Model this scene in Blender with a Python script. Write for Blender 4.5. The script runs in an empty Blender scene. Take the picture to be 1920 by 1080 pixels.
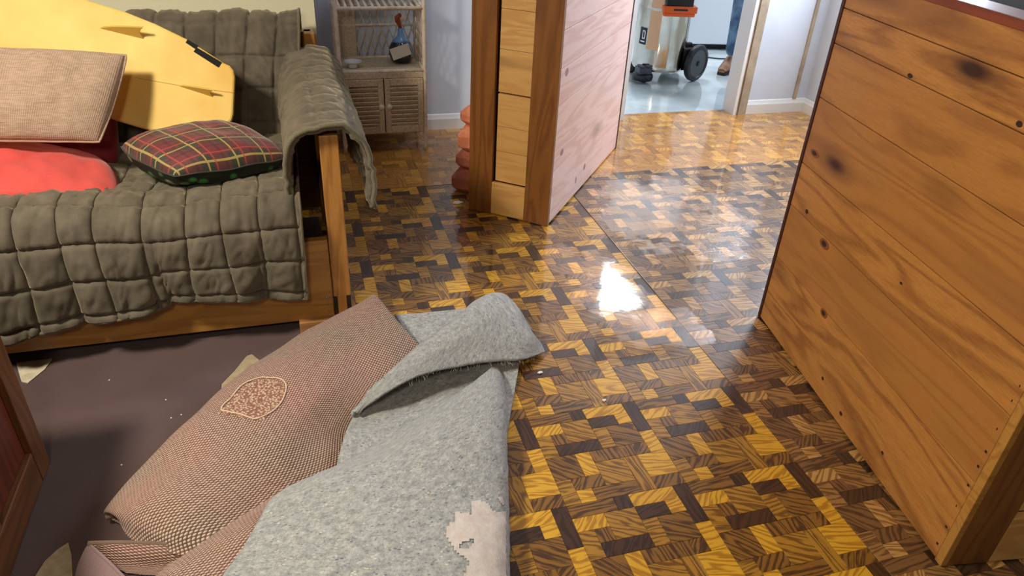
import bpy, math, random
from math import sin, cos, radians, pi, atan2, sqrt
from mathutils import Vector, Matrix, noise
D = bpy.data
COL = bpy.context.scene.collection
SC = bpy.context.scene
random.seed(7)

# ------------------------------------------------------------------ camera
FPX, CAMH = 1357.0, 1.45
YAW, PITCH, ROLL = radians(17.5), radians(31.5), radians(3.1)
FW = Vector((sin(YAW)*cos(PITCH), cos(YAW)*cos(PITCH), -sin(PITCH)))
_r = Vector((cos(YAW), -sin(YAW), 0)); _u = _r.cross(FW)
RT = _r*cos(ROLL)+_u*sin(ROLL); UP = -_r*sin(ROLL)+_u*cos(ROLL)
EYE = Vector((0, 0, CAMH))
cd = D.cameras.new('camera'); cam = D.objects.new('camera', cd); COL.objects.link(cam)
M = Matrix((RT, UP, -FW)).transposed().to_4x4(); M.translation = EYE
cam.matrix_world = M
cd.sensor_width = 36; cd.lens = FPX/1920*36; cd.clip_start = .02
SC.camera = cam

def ray(x, y): return FW*FPX+RT*(x-960)+UP*(540-y)
def PZ(x, y, z=0.0):
    d = ray(x, y); return EYE+d*((z-CAMH)/d.z)
def PY(x, y, yy):
    d = ray(x, y); return EYE+d*(yy/d.y)
def PX(x, y, xx):
    d = ray(x, y); return EYE+d*(xx/d.x)
def PP(x, y, P0, n):
    d = ray(x, y); return EYE+d*((P0-EYE).dot(n)/d.dot(n))
def proj(p):
    d = p-EYE; z = d.dot(FW); return (960+FPX*d.dot(RT)/z, 540-FPX*d.dot(UP)/z)

# ------------------------------------------------------------------ world, lights, exposure
w = D.worlds.new('world'); SC.world = w; w.use_nodes = True
w.node_tree.nodes['Background'].inputs[0].default_value = (.55, .65, .85, 1)
w.node_tree.nodes['Background'].inputs[1].default_value = .035
SC.view_settings.view_transform = 'Standard'; SC.view_settings.look = 'None'
SC.view_settings.exposure = 0.0; SC.view_settings.gamma = 1.0
SC.view_settings.use_curve_mapping = False

def area(name, loc, target, sx, sy, power, col):
    l = D.lights.new(name, 'AREA'); l.shape = 'RECTANGLE'; l.size = sx; l.size_y = sy
    l.energy = power; l.color = col
    o = D.objects.new(name, l); COL.objects.link(o); o.location = loc
    o.rotation_euler = (Vector(target)-Vector(loc)).to_track_quat('-Z', 'Y').to_euler()
    return o
# warm standing lamp left of the sofa, and an unseen fill added for the right bookcase's lower planks
area('warm_standing_lamp', (-1.3, 1.3, 2.1), (.1, 1.9, 0), .30, .30, 55, (1, .91, .77))
area('warm_near_fill', (-.35, -.25, 2.0), (1.35, 1.0, .15), .35, .35, 17, (1, .90, .74))
# cool daylight through the window of the right wall
area('window_daylight', (3.24, 3.32, 1.55), (1.2, 3.0, .7), .6, 1.1, 64, (.80, .88, 1))
# cool unseen fill added to brighten the rattan cabinet and the wall behind it
area('alcove_fill', (.85, 3.3, 2.34), (.55, 4.05, 1.35), .25, .25, 6.5, (.78, .87, 1))
# fluorescent fitting on the ceiling of the tiled room
area('tiled_room_light', (2.82, 5.72, 2.34), (2.82, 5.72, 0), .42, .8, 42, (.86, .93, 1))
area('tiled_room_fill', (4.35, 5.2, 1.5), (2.6, 5.4, .4), 1.2, 1.2, 50, (.86, .93, 1))  # unseen fill raised to brighten the tiles; the wall behind has no opening

# ------------------------------------------------------------------ mesh helpers
def obj(name, verts, faces, mat, parent=None, smooth=False, bevel=0, kind=None, mats=None, mi=None, uv=None, loc=None):
    me = D.meshes.new(name); me.from_pydata([tuple(v) for v in verts], [], faces)
    for m in (mats or ([mat] if mat else [])): me.materials.append(m)
    if mi: me.polygons.foreach_set('material_index', mi)
    if smooth: me.polygons.foreach_set('use_smooth', [True]*len(me.polygons))
    if uv:
        l = me.uv_layers.new(name='UVMap')
        for lp in me.loops: l.data[lp.index].uv = uv[lp.vertex_index]
    me.update()
    o = D.objects.new(name, me); COL.objects.link(o)
    if parent: o.parent = parent
    if loc is not None: o.location = loc
    if bevel:
        b = o.modifiers.new('bevel', 'BEVEL'); b.width = bevel; b.segments = 2; b.limit_method = 'ANGLE'
        b.angle_limit = radians(40)
    if kind: o['kind'] = kind
    return o
def tag(o, label=None, cat=None, group=None, kind=None):
    if label: o['label'] = label
    if cat: o['category'] = cat
    if group: o['group'] = group
    if kind: o['kind'] = kind
    return o
def empty(name, loc, rz=0, label=None, cat=None, group=None):
    o = D.objects.new(name, None); COL.objects.link(o); o.location = loc; o.rotation_euler = (0, 0, rz)
    o.empty_display_size = .05
    return tag(o, label, cat, group)
class MB:
    def __init__(s): s.v = []; s.f = []; s.mi = []
    def add(s, v, f, m=0):
        n = len(s.v); s.v += [Vector(p) for p in v]; s.f += [tuple(i+n for i in q) for q in f]; s.mi += [m]*len(f)
    def box(s, a, b, m=0, R=None, o=None):
        x0, y0, z0 = a; x1, y1, z1 = b
        v = [Vector(p) for p in ((x0,y0,z0),(x1,y0,z0),(x1,y1,z0),(x0,y1,z0),(x0,y0,z1),(x1,y0,z1),(x1,y1,z1),(x0,y1,z1))]
        if R: v = [R @ p for p in v]
        if o is not None: v = [p+Vector(o) for p in v]
        s.add(v, [(3,2,1,0),(4,5,6,7),(0,1,5,4),(1,2,6,5),(2,3,7,6),(3,0,4,7)], m); return s
    def tube(s, pts, r, n=8, caps=True, m=0):
        pts = [Vector(p) for p in pts]; rs = r if isinstance(r, (list, tuple)) else [r]*len(pts)
        V = []; ref = None
        for i, p in enumerate(pts):
            t = (pts[min(i+1, len(pts)-1)]-pts[max(i-1, 0)]).normalized()
            if ref is None: ref = t.orthogonal().normalized()
            a = (ref-t*ref.dot(t)).normalized(); b = t.cross(a); ref = a
            V += [p+(a*cos(2*pi*k/n)+b*sin(2*pi*k/n))*rs[i] for k in range(n)]
        F = [(i*n+k, i*n+(k+1) % n, (i+1)*n+(k+1) % n, (i+1)*n+k) for i in range(len(pts)-1) for k in range(n)]
        if caps: F += [tuple(range(n-1, -1, -1)), tuple((len(pts)-1)*n+k for k in range(n))]
        s.add(V, F, m); return s
    def lathe(s, prof, n=24, c=(0,0,0), axis='z', m=0):
        V = []; c = Vector(c)
        for r, h in prof:
            for k in range(n):
                a = 2*pi*k/n
                p = (r*cos(a), r*sin(a), h) if axis == 'z' else ((h, r*cos(a), r*sin(a)) if axis == 'x' else (r*sin(a), h, r*cos(a)))
                V.append(c+Vector(p))
        F = [(i*n+k, i*n+(k+1) % n, (i+1)*n+(k+1) % n, (i+1)*n+k) for i in range(len(prof)-1) for k in range(n)]
        F += [tuple(range(n-1, -1, -1)), tuple((len(prof)-1)*n+k for k in range(n))]
        s.add(V, F, m); return s
    def prism(s, poly, dvec, m=0):
        n = len(poly); d = Vector(dvec); P = [Vector(p) for p in poly]
        s.add(P+[p+d for p in P], [tuple(range(n-1, -1, -1)), tuple(range(n, 2*n))]+[(i, (i+1) % n, n+(i+1) % n, n+i) for i in range(n)], m); return s
    def build(s, name, mat, parent=None, **k):
        if isinstance(mat, list): k['mats'] = mat; k['mi'] = s.mi; mat = None
        return obj(name, s.v, s.f, mat, parent, **k)
def box(name, a, b, mat, parent=None, bevel=0, **k): return MB().box(a, b).build(name, mat, parent, bevel=bevel, **k)

def cr(P, t):            # Catmull-Rom through P, t in 0..1
    n = len(P)-1; x = min(max(t, 0), 1)*n; i = min(int(x), n-1); f = x-i
    a = P[i-1] if i > 0 else P[0]*2-P[1]; b = P[i]; c = P[i+1]; d = P[i+2] if i+2 <= n else P[n]*2-P[n-1]
    return .5*((2*b)+(c-a)*f+(2*a-5*b+4*c-d)*f*f+(3*b-a-3*c+d)*f**3)
def net(rows, nu, nv):   # rows[v][u] of Vectors -> grid[nv][nu]
    cols = [[cr(r, i/(nu-1)) for i in range(nu)] for r in rows]
    return [[cr([cols[k][i] for k in range(len(rows))], j/(nv-1)) for i in range(nu)] for j in range(nv)]
def normals(G):
    nv, nu = len(G), len(G[0]); N = []
    for j in range(nv):
        r = []
        for i in range(nu):
            a = G[j][min(i+1, nu-1)]-G[j][max(i-1, 0)]; b = G[min(j+1, nv-1)][i]-G[max(j-1, 0)][i]
            c = a.cross(b); r.append(c.normalized() if c.length > 1e-12 else Vector((0, 0, 1)))
        N.append(r)
    return N
def grid_obj(name, G, mat, parent=None, solid=0, flip=False, mats=None, **k):
    nv, nu = len(G), len(G[0]); V = [p for r in G for p in r]
    F = [(j*nu+i, j*nu+i+1, (j+1)*nu+i+1, (j+1)*nu+i) for j in range(nv-1) for i in range(nu-1)]
    if flip: F = [q[::-1] for q in F]
    UVc = []; 
    for j in range(nv):
        s = 0
        for i in range(nu):
            if i: s += (G[nv//2][i]-G[nv//2][i-1]).length
            t = 0
            UVc.append([s, 0])
    for i in range(nu):
        t = 0
        for j in range(nv):
            if j: t += (G[j][nu//2]-G[j-1][nu//2]).length
            UVc[j*nu+i][1] = t
    o = obj(name, V, F, mat, parent, smooth=True, uv=UVc, mats=mats, **k)
    if solid:
        m = o.modifiers.new('thick', 'SOLIDIFY'); m.thickness = solid; m.offset = -1
        if mats and len(mats) > 1: m.material_offset = 1
    return o

# ------------------------------------------------------------------ materials
def lin(c): return tuple(((x/255)/12.92 if x/255 <= .04045 else ((x/255+.055)/1.055)**2.4) for x in c)+(1,)
class NT:
    def __init__(s, name):
        s.m = D.materials.new(name); s.m.use_nodes = True; s.t = s.m.node_tree
        s.b = s.t.nodes['Principled BSDF']; s.out = s.t.nodes['Material Output']
    def n(s, typ, ins=None, **props):
        x = s.t.nodes.new(typ)
        for k, v in props.items(): setattr(x, k, v)
        for k, v in (ins or {}).items(): s.set(x, k, v)
        return x
    def set(s, node, k, v):
        i = node.inputs[k]
        if isinstance(v, bpy.types.NodeSocket): s.t.links.new(v, i)
        else: i.default_value = v
    def p(s, **k):
        for a, v in k.items(): s.set(s.b, a.replace('_', ' '), v)
        return s
    def coord(s, which='Object'): return s.n('ShaderNodeTexCoord').outputs[which]
    def pos(s): return s.n('ShaderNodeNewGeometry').outputs['Position']
    def map(s, v, sc=(1,1,1), rot=(0,0,0), loc=(0,0,0)):
        return s.n('ShaderNodeMapping', {'Vector': v, 'Scale': sc, 'Rotation': rot, 'Location': loc}).outputs[0]
    def noise(s, v, scale, detail=3, rough=.55, dist=0):
        return s.n('ShaderNodeTexNoise', {'Vector': v, 'Scale': scale, 'Detail': detail, 'Roughness': rough, 'Distortion': dist}).outputs[0]
    def ramp(s, f, stops, interp='LINEAR'):
        r = s.n('ShaderNodeValToRGB', {'Fac': f}); e = r.color_ramp.elements; r.color_ramp.interpolation = interp
        while len(e) < len(stops): e.new(.5)
        for k, (p, c) in enumerate(stops): e[k].position = p; e[k].color = c
        return r.outputs[0]
    def mix(s, f, a, b, mode='MIX'):
        x = s.n('ShaderNodeMix', data_type='RGBA', blend_type=mode)
        s.set(x, 0, f); s.set(x, 6, a); s.set(x, 7, b); return x.outputs[2]
    def math(s, op, a, b=0.0, c=None):
        x = s.n('ShaderNodeMath', operation=op); s.set(x, 0, a); s.set(x, 1, b)
        if c is not None: s.set(x, 2, c)
        return x.outputs[0]
    def bump(s, h, strength=.3, dist=.01):
        return s.n('ShaderNodeBump', {'Height': h, 'Strength': strength, 'Distance': dist}).outputs[0]
G1 = lambda v: (v, v, v, 1)

def wood(name, base, dark, axis='x', sc=1.0, rough=.45, knots=0, coat=.15, var=.5, stain=None):
    n = NT(name); c = n.coord()
    st = {'x': (1.1, 9, 9), 'y': (9, 1.1, 9), 'z': (9, 9, 1.1)}[axis]
    m = n.map(c, tuple(a*sc for a in st))
    big = n.noise(m, 1.0, 2, .5, .6)
    rings = n.n('ShaderNodeMath', {0: n.math('MULTIPLY', big, 42.0)}, operation='SINE').outputs[0]
    fine = n.noise(n.map(c, tuple(a*sc*5 for a in st)), 6, 4, .7)
    g = n.ramp(n.math('ADD', n.math('MULTIPLY', rings, .5), .5), [(0, G1(.15)), (.6, G1(.85)), (1, G1(1))])
    f = n.mix(.35, g, n.ramp(fine, [(.35, G1(0)), (.65, G1(1))]))
    col = n.mix(f, lin(dark), lin(base))
    rnd = n.n('ShaderNodeObjectInfo').outputs['Random']
    col = n.mix(n.math('MULTIPLY', rnd, var), col, n.mix(.5, lin(dark), lin(base)))
    if stain:
        col = n.mix(n.ramp(n.noise(n.map(c, tuple(a*.35 for a in st)), 1.6, 3), [(.55, G1(0)), (.72, G1(.8))]), col, lin(stain))
    if knots:
        kv = {'x': (2.6, 7, 7), 'y': (7, 2.6, 7), 'z': (7, 7, 2.6)}[axis]
        v = n.n('ShaderNodeTexVoronoi', {'Vector': n.map(c, kv), 'Scale': knots, 'Randomness': 1.0}).outputs['Distance']
        col = n.mix(n.ramp(v, [(.05, G1(1)), (.11, G1(.35)), (.2, G1(0))]), col, lin((60, 28, 14)))
    n.p(Base_Color=col, Roughness=rough, Coat_Weight=coat, Coat_Roughness=.25)
    n.p(Normal=n.bump(fine, .12, .002)); return n.m
def plain(name, c, rough=.5, metal=0, bumps=0, bscale=60, var=None, **k):
    n = NT(name); o = n.coord(); col = lin(c)
    if var: col = n.mix(n.ramp(n.noise(o, var[1], 4), [(.35, G1(0)), (.65, G1(1))]), lin(c), lin(var[0]))
    n.p(Base_Color=col, Roughness=rough, Metallic=metal, **k)
    if bumps: n.p(Normal=n.bump(n.noise(o, bscale, 3), bumps, .004))
    return n.m

M_pinkwood = {}
pine_r = wood('amber_pine', (200, 138, 68), (132, 78, 34), 'y', .8, .42, knots=.55, var=.7, stain=(134, 84, 42))
pine_p = wood('cool_lit_pine', (238, 206, 196), (212, 166, 154), 'y', .8, .4, knots=.55, var=.3)  # pale pink of the cool light is put into the plank colour
stile_w = wood('dark_stile_wood', (146, 94, 44), (104, 62, 28), 'z', 1.0, .4, var=.1)
panel_w = wood('honey_panel_wood', (224, 178, 108), (196, 142, 76), 'x', 1.2, .5, var=.6, stain=(140, 92, 50))
rail_w = wood('sofa_rail_wood', (192, 140, 66), (158, 106, 46), 'x', 1.2, .4, var=.1)
post_w = wood('sofa_post_wood', (190, 134, 62), (152, 98, 42), 'z', 1.2, .4, var=.1)
chest_w = wood('chest_wood', (118, 72, 36), (84, 48, 22), 'z', 1.0, .4, var=.1)
chest_wy = wood('chest_rail_wood', (118, 72, 36), (84, 48, 22), 'y', 1.0, .4, var=.1)
chest_red = wood('chest_panel_wood', (110, 48, 26), (70, 28, 16), 'z', 1.0, .35, var=.1)
edge_dark = plain('dark_edge', (58, 24, 18), .5)
darkwood = plain('dark_interior', (40, 22, 14), .6)
wall_grey = plain('wall_paint_cool', (220, 228, 238), .7, bumps=.05, bscale=30, var=((208, 217, 230), 3))
wall_cream = plain('wall_paint_cream', (226, 222, 190), .7, bumps=.05, bscale=30)
trim_white = plain('trim_white', (236, 236, 234), .4)
trim_tan = plain('trim_tan', (186, 170, 146), .5, var=((164, 148, 126), 12))
ceil_m = wood('ceiling_timber', (124, 88, 54), (92, 60, 34), 'x', .6, .6)  # unseen ceiling, timber made dark to cut bounced light
subfloor = plain('floor_base', (34, 22, 14), .6)
tile_m = NT('wet_white_floor')
tile_m.p(Base_Color=tile_m.mix(tile_m.ramp(tile_m.noise(tile_m.pos(), 3, 3), [(.4, G1(0)), (.62, G1(1))]), lin((206, 216, 216)), lin((180, 192, 196))), Roughness=.12, Coat_Weight=.6, Coat_Roughness=.03)
tile_m.p(Normal=tile_m.bump(tile_m.noise(tile_m.pos(), 9, 2), .08, .004)); tile_m = tile_m.m

# ------------------------------------------------------------------ structure
CEIL = 2.4
box('floor', (-2.4, -1.2, -.05), (3.27, 4.17, -.0025), subfloor, kind='structure')
FLOOR = D.objects['floor']
box('floor_tiled_room', (.9, 4.17, -.05), (4.5, 7.2, 0), tile_m, kind='structure')
box('ceiling', (-2.4, -1.2, CEIL), (4.5, 7.2, CEIL+.05), ceil_m, kind='structure')
YB = 4.07
mb = MB(); mb.box((.0, YB, -.03), (1.93, YB+.1, CEIL)).box((2.745, YB, -.03), (3.4, YB+.1, CEIL)).box((1.93, YB, 2.06), (2.83, YB+.1, CEIL))
mb.build('wall_back', wall_grey, kind='structure')
box('wall_left', (-2.5, 3.13, -.03), (.1, 3.23, CEIL), wall_cream, kind='structure')
box('wall_alcove', (.0, 3.23, -.03), (.1, YB, CEIL), wall_grey, kind='structure')
mb = MB(); WX = 3.27
mb.box((WX, -1.2, -.03), (WX+.12, 2.95, CEIL)).box((WX, 3.7, -.03), (WX+.12, 4.07, CEIL)).box((WX, 2.95, -.03), (WX+.12, 3.7, .85)).box((WX, 2.95, 2.2), (WX+.12, 3.7, CEIL))
mb.build('wall_right', wall_grey, kind='structure')
wf = MB(); y0, y1, z0, z1 = 2.95, 3.7, .85, 2.2
for a, b in (((y0, z0), (y1, z0+.05)), ((y0, z1-.05), (y1, z1)), ((y0, z0+.05), (y0+.05, z1-.05)), ((y1-.05, z0+.05), (y1, z1-.05)), (((y0+y1)/2-.02, z0+.05), ((y0+y1)/2+.02, z1-.05))):
    wf.box((WX+.03, a[0], a[1]), (WX+.08, b[0], b[1]))
wf.build('window_1', trim_white, kind='structure')
box('wall_far', (.9, 6.9, -.03), (4.5, 7.0, CEIL), plain('wall_paint_white', (238, 240, 242), .6), kind='structure')
box('wall_far_left', (.8, 4.17, -.03), (.9, 7.0, CEIL), wall_grey, kind='structure')
box('wall_far_right', (4.5, 4.17, -.03), (4.6, 7.0, CEIL), wall_grey, kind='structure')

def baseboard(name, a, b, d):      # a->b along, d outward normal
    a = Vector(a+(0,)); b = Vector(b+(0,)); d = Vector(d+(0,))
    prof = [(0, 0), (.016, 0), (.016, .062), (.011, .072), (.006, .086), (0, .09)]
    m = MB(); m.prism([a+d*p[0]+Vector((0, 0, p[1])) for p in prof], b-a)
    m.build(name, trim_white, kind='structure')
baseboard('baseboard_back_left', (.1, YB), (1.87, YB), (0, -1))
baseboard('baseboard_back_right', (2.825, YB), (3.27, YB), (0, -1))
baseboard('baseboard_right', (3.27, YB), (3.27, 1.0), (-1, 0))
# doorway lining and casings
mb = MB(); mb.box((1.93, 4.06, 0), (1.955, 4.18, 2.06)).box((2.725, 4.045, 0), (2.745, 4.18, 2.06)).box((1.93, 4.05, 2.04), (2.775, 4.18, 2.065))
mb.build('door_1', trim_white, kind='structure')
mb = MB()
for a, b, h in ((2.745, 2.762, .018), (2.762, 2.795, .026), (2.795, 2.825, .016)): mb.box((a, YB-h, 0), (b, YB, 2.08))
mb.build('trim_1', trim_tan, kind='structure')
mb = MB(); mb.box((1.86, YB-.018, 0), (1.93, YB, 2.08)); mb.build('trim_2', trim_white, kind='structure')
box('trim_3', (3.17, YB-.012, .09), (3.192, YB, 2.3), trim_tan, kind='structure')
box('trim_4', (1.86, YB-.02, 2.065), (2.85, YB, 2.14), trim_white, kind='structure')

# ------------------------------------------------------------------ parquet pattern floor
PAL = {'left': {'y': ((222, 170, 44), (176, 122, 26)), 't': ((176, 128, 40), (112, 74, 22)), 'b': ((138, 96, 36), (72, 44, 18)), 'd': ((72, 44, 22), (46, 26, 14))},
       'right': {'y': ((196, 152, 88), (136, 94, 46)), 't': ((160, 118, 66), (100, 68, 36)), 'b': ((124, 88, 52), (72, 48, 28)), 'd': ((74, 50, 34), (50, 32, 22))},
       'far': {'y': ((222, 166, 74), (190, 130, 50)), 't': ((198, 142, 62), (166, 108, 42)), 'b': ((192, 136, 64), (158, 106, 46)), 'd': ((168, 118, 60), (138, 92, 44))}}  # brighter separate sheet; its orange also stands in for warm hall light
_pm = {}
def pmat(reg, tone, ang):
    k = (reg, tone, ang)
    if k in _pm: return _pm[k]
    n = NT('parquet_%s_%s_%d' % (reg, tone, ang)); p = n.pos()
    v = n.map(p, (1, 1, 1), (0, 0, radians(-ang)))
    big = n.noise(n.map(v, (5, 26, 1)), 1.0, 2, .5, .5)
    wv = n.n('ShaderNodeMath', {0: n.math('ADD', n.math('MULTIPLY', big, 30.0), n.math('MULTIPLY', n.n('ShaderNodeSeparateXYZ', {0: v}).outputs[1], 380.0))}, operation='SINE').outputs[0]
    fine = n.noise(n.map(v, (40, 420, 1)), 1.0, 3, .6)
    f = n.math('ADD', n.math('MULTIPLY', wv, .34), n.math('MULTIPLY', fine, .95))
    a, b = PAL[reg][tone]
    col = n.mix(n.ramp(f, [(.18, G1(0)), (.62, G1(1))]), lin(b), lin(a))
    # wear film: patches where the vinyl stays dull between wet patches
    wet = n.noise(p, 2.3, 3, .6)
    rough = n.ramp(wet, [(.38, G1(.03)), (.62, G1(.09))])
    n.p(Base_Color=col, Roughness=.42, Coat_Weight=1.0, Coat_Roughness=rough, Coat_IOR=1.45)
    rip = n.math('ADD', n.noise(p, 14, 2), n.math('MULTIPLY', n.noise(p, 70, 2), .12))
    n.p(Coat_Normal=n.bump(rip, .09, .006))
    _pm[k] = n.m; return n.m
PIECES = [(0,0,3,1,'b',5),(3,0,1,1,'d',90),(4,0,3,1,'y',30),(7,0,1,3,'d',95),(0,1,2,1,'y',50),(2,1,2,2,'t',-30),(4,1,2,1,'d',20),
 (6,1,1,1,'y',5),(0,2,1,2,'t',-15),(1,2,1,1,'b',95),(4,2,1,2,'t',5),(5,2,2,2,'b',-30),(1,3,3,1,'d',50),(7,3,1,2,'y',5),
 (0,4,2,2,'b',-45),(2,4,1,2,'y',-45),(3,4,3,1,'b',95),(6,4,1,1,'b',50),(3,5,2,2,'t',-30),(5,5,1,3,'t',95),(6,5,2,2,'y',-15),
 (0,6,1,2,'t',5),(1,6,2,1,'b',50),(1,7,1,1,'y',-15),(2,7,3,1,'b',5),(6,7,2,1,'b',50)]
T = .345; CELL = T/8; GAP = .0003; cand = []
for i in range(-9, 10):
    for j in range(-4, 13):
        ox = (.607+i)*T; oy = .157+j*T     # oy = far edge of tile
        reg = 'far' if oy > 3.3 else ('right' if ox > 1.2 else 'left')
        for c, r, wd, ht, tone, ang in PIECES:
            x0 = ox+c*CELL+GAP; x1 = ox+(c+wd)*CELL-GAP; y1_ = oy-r*CELL-GAP; y0_ = oy-(r+ht)*CELL+GAP
            if x1 < -2.3 or x0 > 3.25 or y1_ < -1.1 or y0_ > 4.16: continue
            x1 = min(x1, 3.265); y1_ = min(y1_, 4.168)
            top = .0015 if reg != 'left' else 0.0
            cx, cy = (x0+x1)/2, (y0_+y1_)/2
            q = [proj(Vector((a, b, 0))) for a, b in ((x0,y0_),(x1,y0_),(x1,y1_),(x0,y1_))]
            ar = abs(sum(q[k][0]*q[(k+1)%4][1]-q[(k+1)%4][0]*q[k][1] for k in range(4)))/2
            pc = proj(Vector((cx, cy, 0)))
            d = (Vector((cx, cy, 0))-EYE).dot(FW)
            vis = d > .3 and 0 < pc[0] < 1920 and 0 < pc[1] < 1080
            if cy < 2.1 and cx < .5: vis = False
            if vis and cx > 1.36+(cy-.8)*.16: vis = cy > 1.9
            cand.append((ar if vis else 0, x0, x1, y0_, y1_, top, reg, tone, ang))
cand.sort(key=lambda c: -c[0])
bmesh_cache = {}
for ar, x0, x1, ya, yb, top, reg, tone, ang in cand[:300]:
    key = (round(x1-x0, 4), round(yb-ya, 4), reg, tone, ang)
    if key not in bmesh_cache:
        w2, h2 = (x1-x0)/2, (yb-ya)/2
        m = MB(); e = .0005
        V = [(-w2,-h2,-.0045),(w2,-h2,-.0045),(w2,h2,-.0045),(-w2,h2,-.0045),(-w2,-h2,-e),(w2,-h2,-e),(w2,h2,-e),(-w2,h2,-e),(-w2+e,-h2+e,0),(w2-e,-h2+e,0),(w2-e,h2-e,0),(-w2+e,h2-e,0)]
        m.add(V, [(3,2,1,0),(0,1,5,4),(1,2,6,5),(2,3,7,6),(3,0,4,7),(4,5,9,8),(5,6,10,9),(6,7,11,10),(7,4,8,11),(8,9,10,11)])
        o = m.build('parquet_block', pmat(reg, tone, ang), FLOOR); bmesh_cache[key] = o.data
    else:
        o = D.objects.new('parquet_block', bmesh_cache[key]); COL.objects.link(o); o.parent = FLOOR
    o.location = ((x0+x1)/2, (ya+yb)/2, top)
m = MB(); keys = []; 
for ar, x0, x1, ya, yb, top, reg, tone, ang in cand[300:]:
    k = (reg, tone, ang)
    if k not in keys: keys.append(k)
    m.box((x0, ya, -.0045), (x1, yb, top), keys.index(k))
m.build('parquet_blocks', [pmat(*k) for k in keys], FLOOR, kind='stuff')

# ------------------------------------------------------------------ plank bookcases
def bookcase(loc, ang, label, side_x, plank_mat, seams, wdt=.373, dep=1.12, hgt=1.19, inseams=(.16, .30, .412, .553, .736, .893)):
    t = empty('wooden_bookcase', loc, ang, label, 'bookcase')
    w, e = wdt, .022
    # carcass: end stiles and rails of the front, local x along front, y along the side
    box('stile', (0, 0, 0), (.112, e, hgt-.03), stile_w, t, .002)
    box('stile', (w-.1, 0, 0), (w, e, hgt-.03), stile_w, t, .002)
    box('bottom_rail', (.112, .001, .003), (w-.1, e, .155), panel_w, t, .002)
    box('top_rail', (.112, .001, .945), (w-.1, e, hgt-.03), stile_w, t, .002)
    zs = list(inseams)+[.95]
    for a, b in zip(zs, zs[1:]):
        ga = .007 if abs(a-.553) < .001 else .0008
        box('panel_plank', (.122, .018, a+ga), (w-.1005, .042, b-.0008), panel_w, t, .0012)
    box('panel_backing', (.1, .044, .02), (w-.08, .048, 1.1), darkwood, t)
    # side planks
    xs = (w-.001, w+.017) if side_x > 0 else (-.017, .001)
    zz = [.006]+list(seams)+[hgt-.02]
    for a, b in zip(zz, zz[1:]):
        box('side_plank', (xs[0], .022, a+.0011), (xs[1], dep-.012, b-.0011), plank_mat, t, .0016)
    ox = (-.012, .0) if side_x > 0 else (w-.0, w+.012)
    other = (0.0, .016) if side_x > 0 else (w-.016, w)
    box('inner_side', (other[0], .022, .004), (other[1], dep-.012, hgt-.03), stile_w, t)
    box('corner_strip', (xs[0], -.001, 0), (xs[1], .0215, hgt-.03), rail_w if side_x < 0 else stile_w, t, .002)
    box('back_edge', (0 if side_x > 0 else -.02, dep-.012, 0), (w+.02 if side_x > 0 else w, dep+.004, hgt-.01), edge_dark, t, .002)
    box('back_panel', (.016, dep-.03, .01), (w-.016, dep-.013, hgt-.04), darkwood, t)
    m = MB(); z0, z1 = hgt-.022, hgt
    xa, xb = (-.02, w+.02)
    m.box((xa, -.004, z0), (xa+.085, dep+.006, z1)).box((xb-.085, -.004, z0), (xb, dep+.006, z1)).box((xa+.085, -.004, z0), (xb-.085, .08, z1)).box((xa+.085, dep-.08, z0), (xb-.085, dep+.006, z1))
    m.build('top_frame', wood('top_frame_wood_%d' % len(D.materials), (150, 70, 34), (96, 40, 20), 'y'), t, bevel=.002)
    box('top_panel', (xa+.085, .08, z0), (xb-.085, dep-.08, z1-.012), plain('grey_top_%d' % len(D.materials), (62, 64, 62), 1.0, Specular_IOR_Level=0.1), t)
    return t
LB = bookcase((.704, 2.97, .002), -atan2(.625, .781), 'tall wooden bookcase left of the doorway with a plank side lit pale pink', 1, pine_p, (.13, .25, .363, .54, .69, .84, 1.0))
RB = bookcase((1.378+.0168, .796, .003), -radians(9.2), 'amber pine plank bookcase filling the right edge of the picture', -1, pine_r, (.262, .461, .61, .824, .987, 1.086), dep=1.091)
# nail heads along the near end of the right planks and knots as filled holes
for z in (.04, .10, .17, .24, .30, .345, .41, .49, .53):
    o = box('nail', (-.0178, .030+(.004 if int(z*100) % 2 else 0), z), (-.0168, .036, z+.006), plain('nail_dark', (40, 26, 20), .5) if 'nail_dark' not in D.materials else D.materials['nail_dark'], RB)
knot_m = plain('knot_dark', (52, 24, 14), .6)
knot_r = plain('knot_ring', (132, 74, 36), .5)
def side_pt(px, py):
    A = Vector((1.378, .796, 0)); d = Vector((1.552-1.378, 1.873-.796, 0)).normalized(); n = Vector((d.y, -d.x, 0))
    p = PP(px, py, A, n); return (p-A).dot(d), p.z
for px, py, ry, rz in ((1513, 399, .010, .008), (1545, 590, .022, .014), (1543, 712, .007, .006), (1577, 778, .008, .007), (1655, 852, .006, .005), (1690, 534, .006, .004), (1707, 145, .012, .006), (1912, 236, .010, .007), (1546, 460, .03, .016), (1528, 290, .03, .012)):
    s, z = side_pt(px, py)
    if s < .03 or z < .02: continue
    m = MB(); m.lathe([(1, 0), (.9, -.0006), (.2, -.0008)], 14, axis='x')
    for v in m.v: v.y = s+v.y*ry; v.z = z+v.z*rz; v.x -= .0168
    kn = m.build('wood_knot', knot_m if max(ry, rz) < .02 else knot_r, RB)
    if max(ry, rz) >= .02:
        m = MB(); m.lathe([(1, -.0008), (.8, -.0012), (.2, -.0013)], 12, axis='x')
        for v in m.v: v.y = s+.002+v.y*ry*.5; v.z = z+v.z*rz*.55; v.x -= .0168
        m.build('knot_core', knot_m, kn)

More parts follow.
